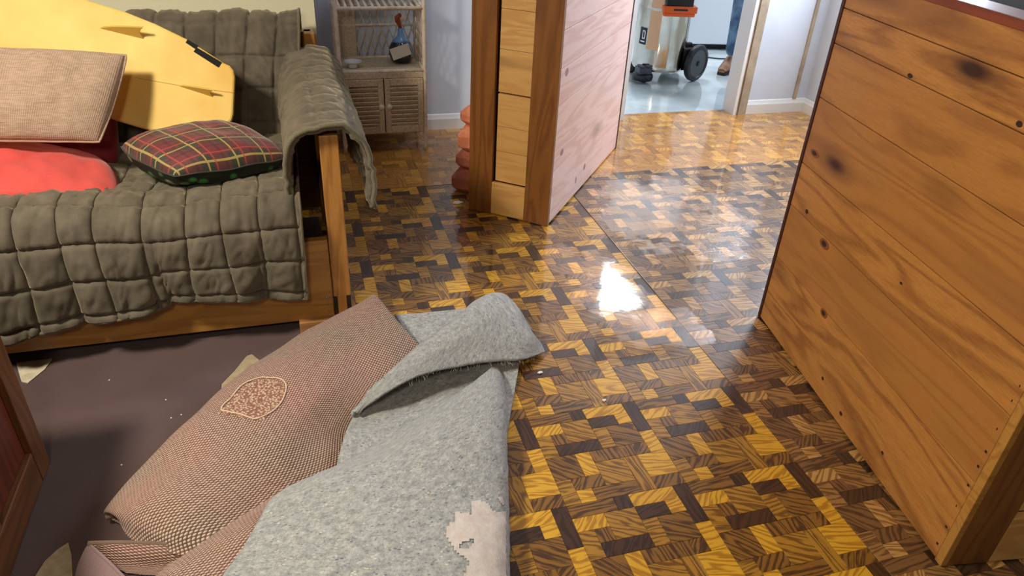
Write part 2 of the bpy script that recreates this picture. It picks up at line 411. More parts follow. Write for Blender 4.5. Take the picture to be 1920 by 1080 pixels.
A_ = Vector((.995, 2.737, 0)); d_ = (Vector((1.697, 3.63, 0))-A_).normalized(); n_ = Vector((d_.y, -d_.x, 0))
knot_p = plain('knot_grey_purple', (158, 122, 124), .55)
for px, py, ry, rz in ((1055, 135, .022, .018), (1046, 285, .024, .016), (1088, 312, .018, .018), (1072, 337, .013, .020)):
    p = PP(px, py, A_, n_); s = (p-A_).dot(d_)
    if s < .03: continue
    m = MB(); m.lathe([(1, 0), (.85, .0006), (.2, .0008)], 14, axis='x')
    for v in m.v: v.y = s+v.y*ry; v.z = p.z+v.z*rz+v.y*0; v.x += .373+.0168
    m.build('wood_knot', knot_p, LB)

# ------------------------------------------------------------------ brown carpet and items on it
def fabric(name, a, b, sc=220, rough=.95, bump=.5, big=None, sheen=.2):
    n = NT(name); o = n.coord(); f = n.noise(o, sc, 3, .7)
    c = n.mix(n.ramp(f, [(.3, G1(0)), (.7, G1(1))]), lin(a), lin(b))
    if big: c = n.mix(n.ramp(n.noise(o, big[1], 3), [(.45, G1(0)), (.7, G1(.7))]), c, lin(big[0]))
    n.p(Base_Color=c, Roughness=rough, Sheen_Weight=sheen, Normal=n.bump(f, bump, .003)); return n.m
carpet_m = fabric('brown_carpet', (78, 58, 57), (100, 78, 74), 500, big=((74, 54, 52), 3))
m = MB(); m.prism([(-1.6, .2, .0), (.06, .2, 0), (.05, 1.2, 0), (.06, 1.9, 0), (.05, 2.3, 0), (.03, 3.0, 0), (-1.6, 3.0, 0)], (0, 0, .008))
tag(m.build('carpet', carpet_m, bevel=.002), 'plain dark brown carpet lying flat in front of the sofa', 'carpet')
def scrap(name, pts, z, mat, label, cat, th=.003, group=None):
    P = [PZ(x, y, z) for x, y in pts]; m = MB()
    m.prism([(p.x, p.y, z-th) for p in P], (0, 0, th)); a = m.v
    return tag(m.build(name, mat), label, cat, group)
paper_m = plain('torn_paper', (214, 204, 176), .8, var=((190, 178, 150), 30))
card_m = plain('torn_card', (176, 160, 128), .85, var=((156, 140, 108), 40))
scrap('torn_paper', [(30, 680), (98, 672), (84, 692), (52, 718), (40, 715)], .0115, paper_m, 'off-white torn paper beside the wooden chest, just under the sofa rail', 'paper')
scrap('torn_card', [(412, 752), (416, 720), (440, 695), (462, 668), (472, 664), (492, 680), (489, 694), (450, 735)], .012, card_m, 'tan torn card sticking out beside the upturned rug', 'card')
scrap('torn_card', [(66, 1080), (84, 1052), (108, 1030), (128, 1017), (134, 1040), (136, 1082), (136, 1120), (60, 1120)], .012, card_m, 'grey beige torn card at the bottom left corner of the picture', 'card')
chip_m = plain('white_chip', (235, 232, 222), .5)
for px, py in ((205, 713), (311, 750), (321, 784), (340, 778), (228, 872)):
    p = PZ(px, py, .008); m = MB(); m.lathe([(.0022, 0), (.0022, .0015), (.001, .002)], 6, p)
    tag(m.build('paint_chip', chip_m), 'tiny white chip lying on the brown carpet', 'chip', 'white chips on the brown carpet')
for px, py, s, lab in ((858, 380, .028, 'small white tile chip on the floor beside the terracotta stack'), (1013, 699, .010, 'small clear chip on the parquet right of the felt flap'), (1133, 751, .009, 'pale green round chip in the middle of the parquet')):
    p = PZ(px, py, .002); m = MB(); a = random.random()*3
    m.prism([p+Vector((cos(a+k)*s*(.7 if i % 2 else 1), sin(a+k)*s*.6, 0)) for i, k in enumerate((.4, 1.3, 2.6, 3.7, 5.2))], (0, 0, .003))
    tag(m.build('chip', chip_m), lab, 'chip')

# wooden chest at the lower left, its framed end facing right
t = empty('wooden_chest', (-.9, 1.0, .009), 0, 'dark brown framed wooden chest cut off by the lower left edge', 'chest')
def cb(name, a, b, mat, bevel=.003):
    return box(name, (a[0]+.9, a[1]-1.0, a[2]), (b[0]+.9, b[1]-1.0, b[2]), mat, t, bevel)
cb('stile', (-.755, 1.578, 0), (-.727, 1.648, .49), chest_w)
cb('bottom_rail', (-.755, .42, 0), (-.728, 1.577, .10), chest_wy)
cb('top_rail', (-.755, .42, .42), (-.728, 1.577, .49), chest_wy)
for k in range(4):
    y1 = 1.577-k*.30
    cb('side_panel', (-.752, y1-.235, .10), (-.742, y1, .42), chest_red)
    cb('stile', (-.755, y1-.30, .10), (-.729, y1-.235, .42), chest_w)
cb('back_panel', (-1.15, 1.62, .0), (-.756, 1.646, .49), chest_w)
cb('top', (-1.16, .4, .49), (-.72, 1.655, .51), chest_wy)

# ------------------------------------------------------------------ upturned rug and felt underlay
n = NT('rug_backing'); uv = n.coord('UV')
sx = n.n('ShaderNodeSeparateXYZ', {0: n.map(uv, (1, 1, 1), (0, 0, radians(8)))})
K = 2*pi/.0072
sa = n.n('ShaderNodeMath', {0: n.math('MULTIPLY', sx.outputs[0], K)}, operation='SINE').outputs[0]
sb = n.n('ShaderNodeMath', {0: n.math('ADD', n.math('MULTIPLY', sx.outputs[1], K*.75), n.math('MULTIPLY', sx.outputs[0], K*.5))}, operation='SINE').outputs[0]
wv = n.math('ADD', n.math('MULTIPLY', n.math('MULTIPLY', n.math('ADD', sa, 1.0), n.math('ADD', sb, 1.0)), .28), n.math('MULTIPLY', n.noise(uv, 60, 3), .35))
blot = n.noise(uv, 3.0, 3)
c1 = n.mix(n.ramp(blot, [(.35, G1(0)), (.65, G1(1))]), lin((124, 78, 66)), lin((96, 70, 58)))
c2 = n.mix(n.ramp(blot, [(.35, G1(0)), (.65, G1(1))]), lin((222, 188, 170)), lin((214, 194, 168)))
n.p(Base_Color=n.mix(n.ramp(wv, [(.22, G1(0)), (.62, G1(1))]), c1, c2), Roughness=.95, Sheen_Weight=.1, Normal=n.bump(wv, .7, .0035))
rugback_m = n.m
hem_m = fabric('rug_hem', (110, 88, 72), (136, 112, 92), 400)

def zrow(pts): return [PZ(x, y, z) for x, y, z in pts]
def rough_up(G, amp, sc, seed=0):
    N = normals(G)
    return [[p+N[j][i]*noise.noise(p*sc+Vector((seed, 0, 0)))*amp for i, p in enumerate(r)] for j, r in enumerate(G)]
rug = empty('upturned_rug', PZ(500, 850, 0), 0, 'folded rug with its pinkish woven back turned up', 'rug')
ri = rug.location.copy()
def under(o, root):
    o.parent = root; o.location = -root.location; return o
R1 = net([zrow(r) for r in (
    [(690,612,.012),(680,580,.035),(692,561,.085),(703,553,.11),(732,583,.08),(760,618,.045),(792,655,.012)],
    [(560,668,.010),(528,660,.035),(556,634,.08),(610,622,.100),(660,650,.075),(700,695,.045),(735,738,.012)],
    [(450,765,.010),(400,758,.035),(440,716,.08),(500,735,.105),(570,760,.09),(618,785,.045),(664,802,.012)],
    [(340,880,.010),(298,852,.035),(325,824,.08),(395,850,.105),(480,880,.085),(560,895,.05),(630,900,.012)],
    [(250,975,.010),(206,958,.030),(208,944,.06),(262,950,.085),(350,985,.08),(450,1000,.05),(540,990,.02)],
    [(256,1000,.008),(212,966,.028),(218,968,.040),(250,1012,.030),(330,1040,.05),(460,1050,.04),(560,1030,.02)])], 110, 120)
R1 = rough_up(R1, .012, 7, 3)
under(grid_obj('rug_fold', R1, None, mats=[rugback_m, carpet_m], solid=.006, flip=True), rug)
# front roll that runs out of the picture below the felt
R2 = net([zrow(r) for r in (
    [(520,905,.03),(545,915,.07),(575,920,.08),(620,930,.06),(680,950,.03)],
    [(400,1000,.03),(430,985,.08),(480,990,.095),(540,1010,.07),(600,1030,.03)],
    [(322,1052,.03),(362,1034,.08),(420,1045,.10),(480,1070,.075),(540,1090,.03)],
    [(230,1130,.03),(290,1092,.08),(350,1105,.10),(420,1130,.075),(480,1150,.03)],
    [(150,1210,.03),(200,1170,.08),(260,1180,.10),(340,1200,.075),(400,1220,.03)])], 70, 80)
R2 = rough_up(R2, .008, 8, 9)
under(grid_obj('rug_fold', R2, None, mats=[rugback_m, carpet_m], solid=.006, flip=True), rug)
# curled corner with dark hollow between the hem and the roll
R3 = net([zrow(r) for r in (
    [(240,1075,.010),(195,1055,.020),(175,1030,.045),(166,1020,.062)],
    [(300,1080,.010),(260,1062,.020),(238,1038,.045),(228,1019,.060)],
    [(360,1080,.010),(330,1060,.020),(312,1040,.045),(300,1021,.058)],
    [(420,1070,.010),(390,1055,.020),(380,1040,.045),(372,1025,.056)])], 24, 50)
under(grid_obj('rug_curl', R3, None, mats=[rugback_m, rugback_m], solid=.006), rug)
lilac_m = fabric('rug_top_lilac', (138, 112, 114), (160, 132, 128), 400)
R4 = net([zrow(r) for r in (
    [(138,1100,.012),(145,1060,.035),(166,1020,.064),(180,1032,.062)],
    [(190,1140,.012),(185,1090,.035),(196,1046,.064),(210,1058,.062)],
    [(250,1200,.012),(225,1130,.035),(236,1086,.064),(250,1098,.062)])], 24, 30)
under(grid_obj('rug_curl', R4, None, mats=[lilac_m, lilac_m], solid=.005, flip=True), rug)
m = MB(); m.tube([G for G in [R3[j][-1]+Vector((0, 0, .002)) for j in range(0, 50, 4)]], .0055, 8)
m.tube([R1[j][i] for j, i in [(len(R1)-1-k, 17) for k in range(0, 22, 3)]], .006, 8)
under(m.build('rug_hem', hem_m, rug, smooth=True), rug)
def on_grid(G, px, py, lift=.002):
    best = None
    for r in G:
        for p in r[26:90]:
            q = proj(p); d = (q[0]-px)**2+(q[1]-py)**2
            # nearest to the eye wins among matches
            if best is None or d < best[0]-4 or (d < best[0]+4 and (p-EYE).length < (best[1]-EYE).length-.01): best = (d, p)
    return best[1]+Vector((0, 0, lift))
patch = [(412,770),(428,752),(455,722),(488,709),(520,711),(537,722),(532,748),(514,770),(484,786),(464,782),(436,775),(412,771)]
m = MB(); pq = [Vector((q[0], q[1], 0)) for q in patch]; pq = [cr(pq, k/70) for k in range(71)]; pp = [on_grid(R1, q.x, q.y, lift=.003) for q in pq]
def smooth_loop(L):
    return [(L[i-1]+L[i]*2+L[(i+1) % len(L)])/4 for i in range(len(L))]
pp = pp[:-1]
for _ in range(4): pp = smooth_loop(pp)
pp.append(pp[0])
def inpoly(x, y, P):
    c = False
    for i in range(len(P)):
        a, b = P[i-1], P[i]
        if (a[1] > y) != (b[1] > y) and x < (b[0]-a[0])*(y-a[1])/(b[1]-a[1])+a[0]: c = not c
    return c
V = []; F = []; idx = {}
for j in range(len(R1)-1):
    for i in range(20, len(R1[0])-1):
        q = proj(R1[j][i])
        if inpoly(q[0], q[1], [(p.x, p.y) for p in pq[::2]]):
            f = []
            for a_ in ((j, i), (j, i+1), (j+1, i+1), (j+1, i)):
                if a_ not in idx: idx[a_] = len(V); V.append(R1[a_[0]][a_[1]]+Vector((0, 0, .0012)))
                f.append(idx[a_])
            F.append(tuple(f))
n = NT('pale_leaf_weave'); o_ = n.coord(); wq = n.n('ShaderNodeTexVoronoi', {'Vector': o_, 'Scale': 150.0}).outputs['Distance']
n.p(Base_Color=n.mix(n.ramp(wq, [(.2, G1(0)), (.6, G1(1))]), lin((218, 192, 166)), lin((140, 96, 80))), Roughness=.95, Normal=n.bump(wq, .6, .003))
under(obj('leaf_patch', V, F, n.m, rug, smooth=True), rug)
pth = [cr(pp, k/140) for k in range(141)]
m.tube(pth, .0022, 6)
under(m.build('stitched_patch', plain('cream_thread', (226, 200, 168), .9, bumps=.5, bscale=300), rug, smooth=True), rug)

# felt
n = NT('grey_felt'); o_ = n.coord('UV')
f1 = n.noise(o_, 130, 4, .8); f2 = n.noise(o_, 42, 5, .8); f3 = n.noise(o_, 5, 2)
c = n.mix(n.ramp(f2, [(.32, G1(0)), (.68, G1(1))]), lin((132, 135, 136)), lin((200, 202, 197)))
c = n.mix(n.ramp(f1, [(.36, G1(.55)), (.5, G1(0))]), c, lin((96, 100, 104)))
c = n.mix(n.ramp(f1, [(.60, G1(0)), (.72, G1(.6))]), c, lin((206, 206, 196)))
for sd, colr, sc_, th in ((1, (78, 88, 120), 60, .11), (2, (226, 222, 206), 80, .11), (3, (130, 92, 88), 55, .08), (4, (66, 104, 98), 42, .06)):
    v = n.n('ShaderNodeTexVoronoi', {'Vector': n.map(o_, (1, 1.6, 1), (0, 0, sd), (sd*3.7, sd, 0)), 'Scale': sc_}).outputs['Distance']
    msk = n.ramp(n.noise(n.map(o_, loc=(sd*9, 0, 0)), 30, 1), [(.50, G1(0)), (.60, G1(.75))])
    c = n.mix(n.math('MULTIPLY', n.ramp(v, [(th*1.6, G1(1)), (th*2.6, G1(0))]), msk), c, lin(colr))
n.p(Base_Color=c, Roughness=1.0, Sheen_Weight=.25, Normal=n.bump(n.math('ADD', f1, f2), .55, .004))
felt_m = n.m
felt = empty('felt_underlay', PZ(800, 850, 0), 0, 'speckled grey felt underlay folded over beside the rug', 'underlay')
F1 = net([zrow(r) for r in (
    [(740,590,.012),(800,586,.016),(860,580,.018),(912,574,.014)],
    [(760,625,.012),(810,622,.016),(860,620,.018),(905,620,.012)],
    [(790,670,.012),(820,668,.014),(860,665,.014),(900,665,.012)])], 50, 30)
under(grid_obj('felt_sheet', rough_up(F1, .004, 12), felt_m, solid=.008, flip=True), felt)
F3 = net([zrow(r) for r in (
    [(700,715,.03),(770,700,.03),(850,680,.03),(930,672,.03),(975,670,.015)],
    [(664,778,.045),(740,760,.035),(840,730,.025),(930,710,.02),(970,705,.012)],
    [(648,812,.050),(720,815,.035),(800,795,.03),(880,770,.02),(960,760,.012)],
    [(630,878,.050),(700,880,.035),(780,850,.03),(860,820,.02),(950,820,.012)],
    [(625,940,.045),(700,930,.035),(780,910,.03),(860,890,.02),(940,880,.012)])], 70, 60)
F3 = rough_up(F3, .008, 9, 5)
under(grid_obj('felt_sheet', F3, felt_m, solid=.008, flip=True), felt)
F4 = net([zrow(r) for r in (
    [(690,835,.060),(800,774,.066),(870,728,.070),(905,700,.068),(925,684,.060),(938,680,.040),(946,690,.006)],
    [(632,873,.090),(720,838,.100),(800,800,.105),(870,770,.100),(920,745,.085),(943,742,.055),(949,750,.004)],
    [(520,925,.105),(640,885,.120),(740,862,.130),(830,840,.125),(905,825,.105),(945,822,.065),(951,830,.004)],
    [(488,968,.105),(600,945,.125),(710,930,.140),(810,910,.135),(900,900,.110),(947,896,.070),(953,905,.004)],
    [(452,1028,.105),(570,1015,.130),(690,1000,.145),(800,990,.140),(900,985,.115),(951,980,.070),(956,990,.004)],
    [(412,1085,.105),(540,1085,.130),(670,1085,.145),(790,1085,.140),(900,1085,.115),(955,1085,.070),(958,1092,.004)],
    [(350,1190,.100),(500,1190,.130),(640,1190,.140),(780,1190,.135),(900,1190,.110),(962,1190,.065),(962,1198,.004)])], 130, 130)
F4 = rough_up(F4, .010, 5, 8); F4 = rough_up(F4, .003, 30, 2)
under(grid_obj('felt_sheet', F4, felt_m, solid=.009, flip=True), felt)
F2 = net([zrow(r) for r in (
    [(664,782,.050),(663,778,.060),(665,774,.066),(668,772,.066),(671,774,.060)],
    [(742,690,.030),(712,724,.075),(724,710,.110),(736,712,.115),(724,738,.100)],
    [(800,640,.030),(772,674,.085),(790,652,.130),(812,660,.135),(790,704,.110)],
    [(868,596,.020),(835,622,.080),(856,602,.130),(882,620,.135),(862,688,.090)],
    [(930,560,.012),(902,568,.070),(912,560,.110),(938,600,.115),(930,678,.070)],
    [(962,580,.008),(942,556,.045),(958,566,.075),(985,625,.070),(975,676,.040)],
    [(1000,622,.006),(985,615,.014),(994,625,.020),(1010,645,.018),(1020,662,.008)])], 60, 110)
F2 = rough_up(F2, .005, 12, 4)
under(grid_obj('felt_flap', F2, felt_m, solid=.008, flip=True), felt)
# frayed fibres on the flap's hanging edge and the torn white facing
m = MB(); random.seed(4)
for k in range(70):
    j = random.randrange(30, 108); p = F2[j][-1]; d = Vector((random.uniform(-.5, .5), random.uniform(-.9, .1), random.uniform(-1, .2))).normalized()
    L = random.uniform(.006, .018); m.tube([p, p+d*L*.6, p+d*L+Vector((0, 0, -.003))], .0005, 3)
m.build('felt_fibres', plain('felt_fibre', (190, 190, 180), .9), kind='stuff'); under(D.objects['felt_fibres'], felt)
white_m = fabric('torn_white_facing', (216, 212, 202), (206, 190, 182), 60, bump=.6)
cells = []; nv, nu = len(F4), len(F4[0])
V = []; F = []; idx = {}
for j in range(nv-1):
    for i in range(nu-1):
        p = F4[j][i]; q = proj(p)
        a = (q[0]-935)/75; b = (q[1]-1035)/110
        val = a*a+b*b+noise.noise(p*22)*1.0
        a2 = (q[0]-870)/34; b2 = (q[1]-995)/38; val = min(val, a2*a2+b2*b2+noise.noise(p*30)*1.2)
        if val < .75 and q[0] < 948:
            f = []
            for jj, ii in ((j, i), (j, i+1), (j+1, i+1), (j+1, i)):
                if (jj, ii) not in idx: idx[(jj, ii)] = len(V); V.append(F4[jj][ii]+Vector((0, 0, .0025)))
                f.append(idx[(jj, ii)])
            F.append(tuple(f[::-1]))
o = obj('torn_facing', V, F, white_m, felt, smooth=True); under(o, felt)

# ------------------------------------------------------------------ sofa
n = NT('olive_quilt'); o_ = n.coord()
f = n.noise(o_, 900, 2, .6); g = n.noise(o_, 14, 4, .6)
c = n.mix(n.ramp(g, [(.35, G1(0)), (.7, G1(1))]), lin((86, 78, 64)), lin((112, 103, 86)))
n.p(Base_Color=c, Roughness=.9, Sheen_Weight=.8, Sheen_Roughness=.4, Normal=n.bump(f, .3, .001))
n.set(n.b, 'Sheen Tint', lin((170, 160, 130)))
quilt_m = n.m
pipe_m = fabric('quilt_piping', (120, 112, 88), (96, 88, 66), 300)
sofa = empty('sofa', (-.6, 2.5, .012), 0, 'wood-framed sofa covered with a quilted olive brown throw', 'sofa')
def sb(name, a, b, mat, bevel=.003):
    o = box(name, a, b, mat, sofa, bevel); o.location = -sofa.location; return o
sb('front_rail', (-1.75, 2.13, .042), (.043, 2.16, .34), rail_w)
sb('arm_post', (.045, 2.122, .042), (.102, 2.20, .69), post_w)
sb('arm_post', (.045, 2.86, .042), (.10, 2.93, .69), post_w)
sb('arm_rest', (-.0, 2.21, .675), (.15, 2.94, .70), rail_w)
sb('side_rail', (.055, 2.2, .06), (.09, 2.86, .32), rail_w)
for k in range(2): sb('arm_slat', (.06, 2.36+k*.24, .32), (.08, 2.44+k*.24, .675), post_w)
sb('back_frame', (-1.75, 2.985, .06), (.075, 3.02, .80), rail_w)
sb('back_post', (.045, 2.95, .042), (.085, 3.02, .80), post_w)
sb('seat_mattress', (-1.75, 2.165, .20), (-.045, 2.93, .41), darkwood, .03)
sb('joint_inlay', (.0435, 2.1205, .045), (.056, 2.124, .13), darkwood, 0)
sb('joint_inlay', (.086, 2.1205, .045), (.101, 2.124, .13), darkwood, 0)
m = MB()
for z in (.075, .10, .125): m.lathe([(.004, 0), (.004, .002), (.002, .003)], 10, (.022, 2.1305, z), 'y')
for v in m.v: v.y = 2.1305-(v.y-2.1305)
o = m.build('screw', plain('steel_screw', (180, 175, 165), .3, .9), sofa); o.location = -sofa.location

def quilted(P, nu, nv, cu, cv, amp, wr, seed, ulen, vlen, u0=0, v0=0, gath=None, sgn=1):
    """P(u,v) in metres -> point; returns displaced grid"""
    G = [[P(i/(nu-1)*ulen, j/(nv-1)*vlen) for i in range(nu)] for j in range(nv)]
    N = normals(G); out = []
    for j in range(nv):
        r = []
        for i in range(nu):
            u, v = i/(nu-1)*ulen, j/(nv-1)*vlen; p = G[j][i]
            wu = u+.010*noise.noise(Vector((u*6, v*6, seed))); wv_ = v+.010*noise.noise(Vector((u*6, v*6, seed+9)))
            if gath: wu += gath(u, v)
            a = abs(sin(pi*(wu+u0)/cu)); b = abs(sin(pi*(wv_+v0)/cv))
            h = amp*(min(1, a*3.2)**.6)*(min(1, b*3.2)**.6)*(.8+.2*a*b)
            k1 = noise.noise(Vector((u*24, v*9, seed+3))); k2 = noise.noise(Vector((u*55+v*20, v*25, seed+5)))
            rd = 1-abs(noise.noise(Vector((u*30+v*8, v*12, seed+7))))*2.2
            h += wr*(k1*.55+k2*.28)*(.4+.6*min(a, b)) + wr*.35*max(0, rd-.3)
            r.append(p+N[j][i]*h*sgn)
        out.append(r)
    return out
def path_at(pts):
    pts = [Vector(p) for p in pts]; fine = [cr(pts, k/200) for k in range(201)]
    L = [0]
    for a, b in zip(fine, fine[1:]): L.append(L[-1]+(b-a).length)
    def f(s):
        s = min(max(s, 0), L[-1]); lo, hi = 0, len(L)-1
        while hi-lo > 1:
            md = (lo+hi)//2
            if L[md] <= s: lo = md
            else: hi = md
        t = (s-L[lo])/max(L[hi]-L[lo], 1e-9); return fine[lo].lerp(fine[hi], t)
    return f, L[-1]
XR = -.030; XL = -1.30
# seat cover: v from back to the front hem
sp, sl = path_at([(0, 2.88, .435), (0, 2.7, .432), (0, 2.5, .442), (0, 2.3, .468), (0, 2.18, .488), (0, 2.105, .465), (0, 2.080, .40), (0, 2.075, .31), (0, 2.08, .175)])
def PS(u, v):
    p = sp(v); f = max(0, (v-.80)/(sl-.8)) if v > .8 else 0
    x = XL+u
    zz = p.z-.028*f*sin((x+.1)*5)-(.02*f if x < -.45 else 0)
    sag = .012*sin(x*9+2)
    yy = p.y-f*(.016*sin(x*21+1)+.009*sin(x*47)-.004)
    return Vector((x+.012*f*sin(x*17), yy, zz+sag*(1-f)))
gs = quilted(PS, 290, 230, .108, .108, .024, .015, 1.3, XR-XL, sl, .035, .025, gath=lambda u, v: .022*math.exp(-((u-.72)/.09)**2)*(v > .6), sgn=-1)
o = grid_obj('seat_cover', gs, quilt_m, sofa, solid=.006); o.location = -sofa.location
m = MB(); m.tube([r[-1] for r in gs[::4]]+[gs[-1][i] for i in range(len(gs[0])-1, 0, -4)], .0055, 8)
o = m.build('piping', pipe_m, o, smooth=True)
# back cover
bp, bl = path_at([(0, 2.80, .43), (0, 2.83, .55), (0, 2.875, .70), (0, 2.91, .81), (0, 2.93, .848), (0, 2.965, .862), (0, 3.02, .85), (0, 3.045, .78), (0, 3.045, .70)])
def PB(u, v):
    p = bp(v); x = XL+u
    return Vector((x+.06*min(v/.5, 1), p.y+.008*sin(x*12), p.z+.004*sin(x*20)))
gb = quilted(PB, 280, 130, .105, .115, .018, .013, 7.7, -.02-XL, bl, .06, .03)
o = grid_obj('back_cover', gb, quilt_m, sofa, solid=.006); o.location = -sofa.location
m = MB(); m.tube([r[-1] for r in gb[::3]], .0055, 8); m.build('piping', pipe_m, o, smooth=True)
m = MB(); gb2 = [[r[-1], Vector((r[-1].x, 2.98, min(r[-1].z, .83)))] for r in gb[:90]]
o = grid_obj('back_cover_edge', gb2, quilt_m, sofa, solid=.004); o.location = -sofa.location
# arm cover
ap, al = path_at([(-.050, 0, .44), (-.052, 0, .56), (-.040, 0, .655), (.005, 0, .707), (.07, 0, .722), (.13, 0, .710), (.172, 0, .655), (.190, 0, .56), (.183, 0, .455)])
def PA(u, v):
    p = ap(u); k = v/.82
    side = max(0, (u-.42)/.2)
    return Vector((p.x-.01*k+side*.005*sin(v*9), 2.105+v+.012*sin(u*14), p.z+.035*k*(1-min(1, side*.6))+side*.008*sin(v*7)))
ga = quilted(PA, 110, 120, .110, .074, .009, .013, 4.1, al, .82, .0, .02)
o = grid_obj('arm_cover', ga, quilt_m, sofa, solid=.017, flip=False); o.location = -sofa.location
m = MB(); m.tube([p+Vector((0, -.002, 0)) for p in ga[0][::3]], .0075, 8); m.tube([r[-1] for r in ga[::4]], .006, 8)
m.build('piping', pipe_m, o, smooth=True)
o = box('wooden_block', (-.075, 2.10, .0095), (.075, 2.20, .052), wood('block_wood', (190, 140, 84), (150, 104, 58), 'x'), None, .002)
tag(o, 'short piece of wood propping up the sofa corner post', 'wood block')
o = box('wooden_block', (-1.6, 2.10, .0095), (-1.45, 2.20, .052), D.materials['block_wood'], None, .002)
tag(o, 'short piece of wood under the sofa end outside the left edge', 'wood block')

# ------------------------------------------------------------------ cushions
def pillow(name, C, T_, mats, label, seed=0, power=.5, wr=.008, pinch=.06, T2=None, split=False, nn=60, pipe=None, rnd=.0):
    """C: four corners counter-clockwise seen from the top side"""
    C = [Vector(c) for c in C]; nrm = (C[1]-C[0]).cross(C[3]-C[0]).normalized(); T2 = T_ if T2 is None else T2
    V = []; F = []; mi = []; ids = {}
    def pt(i, j, s):
        u, v = -1+2*i/nn, -1+2*j/nn
        uu = u*(1-pinch*(1-v*v)*abs(u)); vv = v*(1-pinch*(1-u*u)*abs(v))
        uu, vv = uu*sqrt(1-rnd*vv*vv*.5), vv*sqrt(1-rnd*uu*uu*.5)
        a, b = (uu+1)/2, (vv+1)/2
        p = C[0]*(1-a)*(1-b)+C[1]*a*(1-b)+C[2]*a*b+C[3]*(1-a)*b
        h = max(0, (1-u*u)*(1-v*v))**power
        nz = noise.noise(p*9+Vector((seed, s, 0)))*.6+noise.noise(p*24+Vector((seed, s, 0)))*.35
        edge = min(1, 4*(1-max(abs(u), abs(v))))
        return p+nrm*s*((T_ if s > 0 else T2)*h+wr*nz*edge)+nrm*noise.noise(p*11+Vector((0, seed, 0)))*.006
    for s in (1, -1):
        for j in range(nn+1):
            for i in range(nn+1):
                b = i in (0, nn) or j in (0, nn)
                if s == -1 and b: ids[(s, i, j)] = ids[(1, i, j)]; continue
                ids[(s, i, j)] = len(V); V.append(pt(i, j, s))
        for j in range(nn):
            for i in range(nn):
                q = (ids[(s, i, j)], ids[(s, i+1, j)], ids[(s, i+1, j+1)], ids[(s, i, j+1)])
                F.append(q if s > 0 else q[::-1]); mi.append(0 if s > 0 else len(mats)-1)
    cen = sum(C, Vector())/4
    uvs = [None]*len(V)
    for (s, i, j), k in ids.items(): uvs[k] = (i/nn, j/nn)
    o = obj(name, [v-cen for v in V], F, None, smooth=True, mats=mats, mi=mi, uv=uvs, loc=cen)
    tag(o, label, 'cushion')
    if pipe:
        ring = [(i, 0) for i in range(nn+1)]+[(nn, j) for j in range(1, nn+1)]+[(i, nn) for i in range(nn-1, -1, -1)]+[(0, j) for j in range(nn-1, -1, -1)]
        m = MB(); m.tube([V[ids[(1, i, j)]]-cen for i, j in ring[::2]], pipe, 6, caps=False); m.build('seam', mats[0], o, smooth=True)
    return o
# plaid
n = NT('plaid_cloth'); uvn = n.coord('UV'); sp_ = n.n('ShaderNodeSeparateXYZ', {0: uvn})
def band(src, per, pos_, wid):
    fr = n.math('FRACT', n.math('ADD', n.math('MULTIPLY', src, per), pos_)); return n.math('LESS_THAN', fr, wid)
U_, V_ = sp_.outputs[0], sp_.outputs[1]
c = lin((112, 34, 38))
gu = n.math('MULTIPLY', n.math('ADD', band(U_, 4, .1, .42), band(V_, 4, .1, .42)), .5)
c = n.mix(gu, c, lin((48, 52, 36)))
dk = n.math('MULTIPLY', n.math('ADD', band(U_, 4, .3, .1), band(V_, 4, .3, .1)), .4)
c = n.mix(dk, c, lin((24, 28, 24)))
yl = n.math('MINIMUM', n.math('ADD', band(U_, 4, .9, .06), band(V_, 4, .9, .06)), .85)
c = n.mix(yl, c, lin((178, 150, 84)))
rd = n.math('MINIMUM', n.math('ADD', band(U_, 4, .62, .05), band(V_, 4, .62, .05)), .8)
c = n.mix(rd, c, lin((168, 66, 54)))
n.p(Base_Color=c, Roughness=.7, Sheen_Weight=.3, Normal=n.bump(n.noise(n.coord(), 500, 2), .2, .001)); plaid_m = n.m
n = NT('floral_cloth'); o_ = n.coord(); v = n.n('ShaderNodeTexVoronoi', {'Vector': o_, 'Scale': 22.0}).outputs['Distance']
n.p(Base_Color=n.mix(n.ramp(v, [(.25, G1(1)), (.4, G1(0))]), lin((26, 34, 24)), n.mix(n.ramp(n.noise(o_, 9, 2), [(.48, G1(0)), (.54, G1(1))]), lin((70, 150, 70)), lin((214, 170, 160)))), Roughness=.5); floral_m = n.m
pc = [PZ(352, 330, .515), PZ(548, 297, .515), PZ(430, 236, .545), PZ(222, 276, .545)]
pc = [PZ(322, 336, .545), PZ(556, 296, .545), PZ(432, 232, .575), PZ(208, 276, .575)]
pillow('cushion', pc, .072, [plaid_m, floral_m], 'red and green tartan cushion lying on the sofa seat', 2, .38, .009, .02, T2=.095, pipe=.0025, rnd=.42)
red_m = fabric('red_cotton', (206, 70, 62), (218, 84, 74), 300, .8, .15)
dred_m = fabric('dark_red_cotton', (128, 28, 34), (146, 36, 42), 300, .7, .15)
pillow('cushion', [PY(-170, 388, 2.235), PY(252, 376, 2.25), PY(196, 290, 2.62), PY(-190, 265, 2.62)], .075, [red_m], 'plump coral red cushion lying at the front of the pile', 5, .40, .020, .02, T2=.06, pipe=.002, rnd=.55)
pillow('cushion', [PY(-60, 330, 2.58), PY(232, 322, 2.58), PY(222, 170, 2.70), PY(-60, 175, 2.70)], .07, [dred_m], 'dark red cushion standing behind the coral and burlap ones', 6, .45, .014, .04, rnd=.3)
n = NT('burlap'); o_ = n.coord()
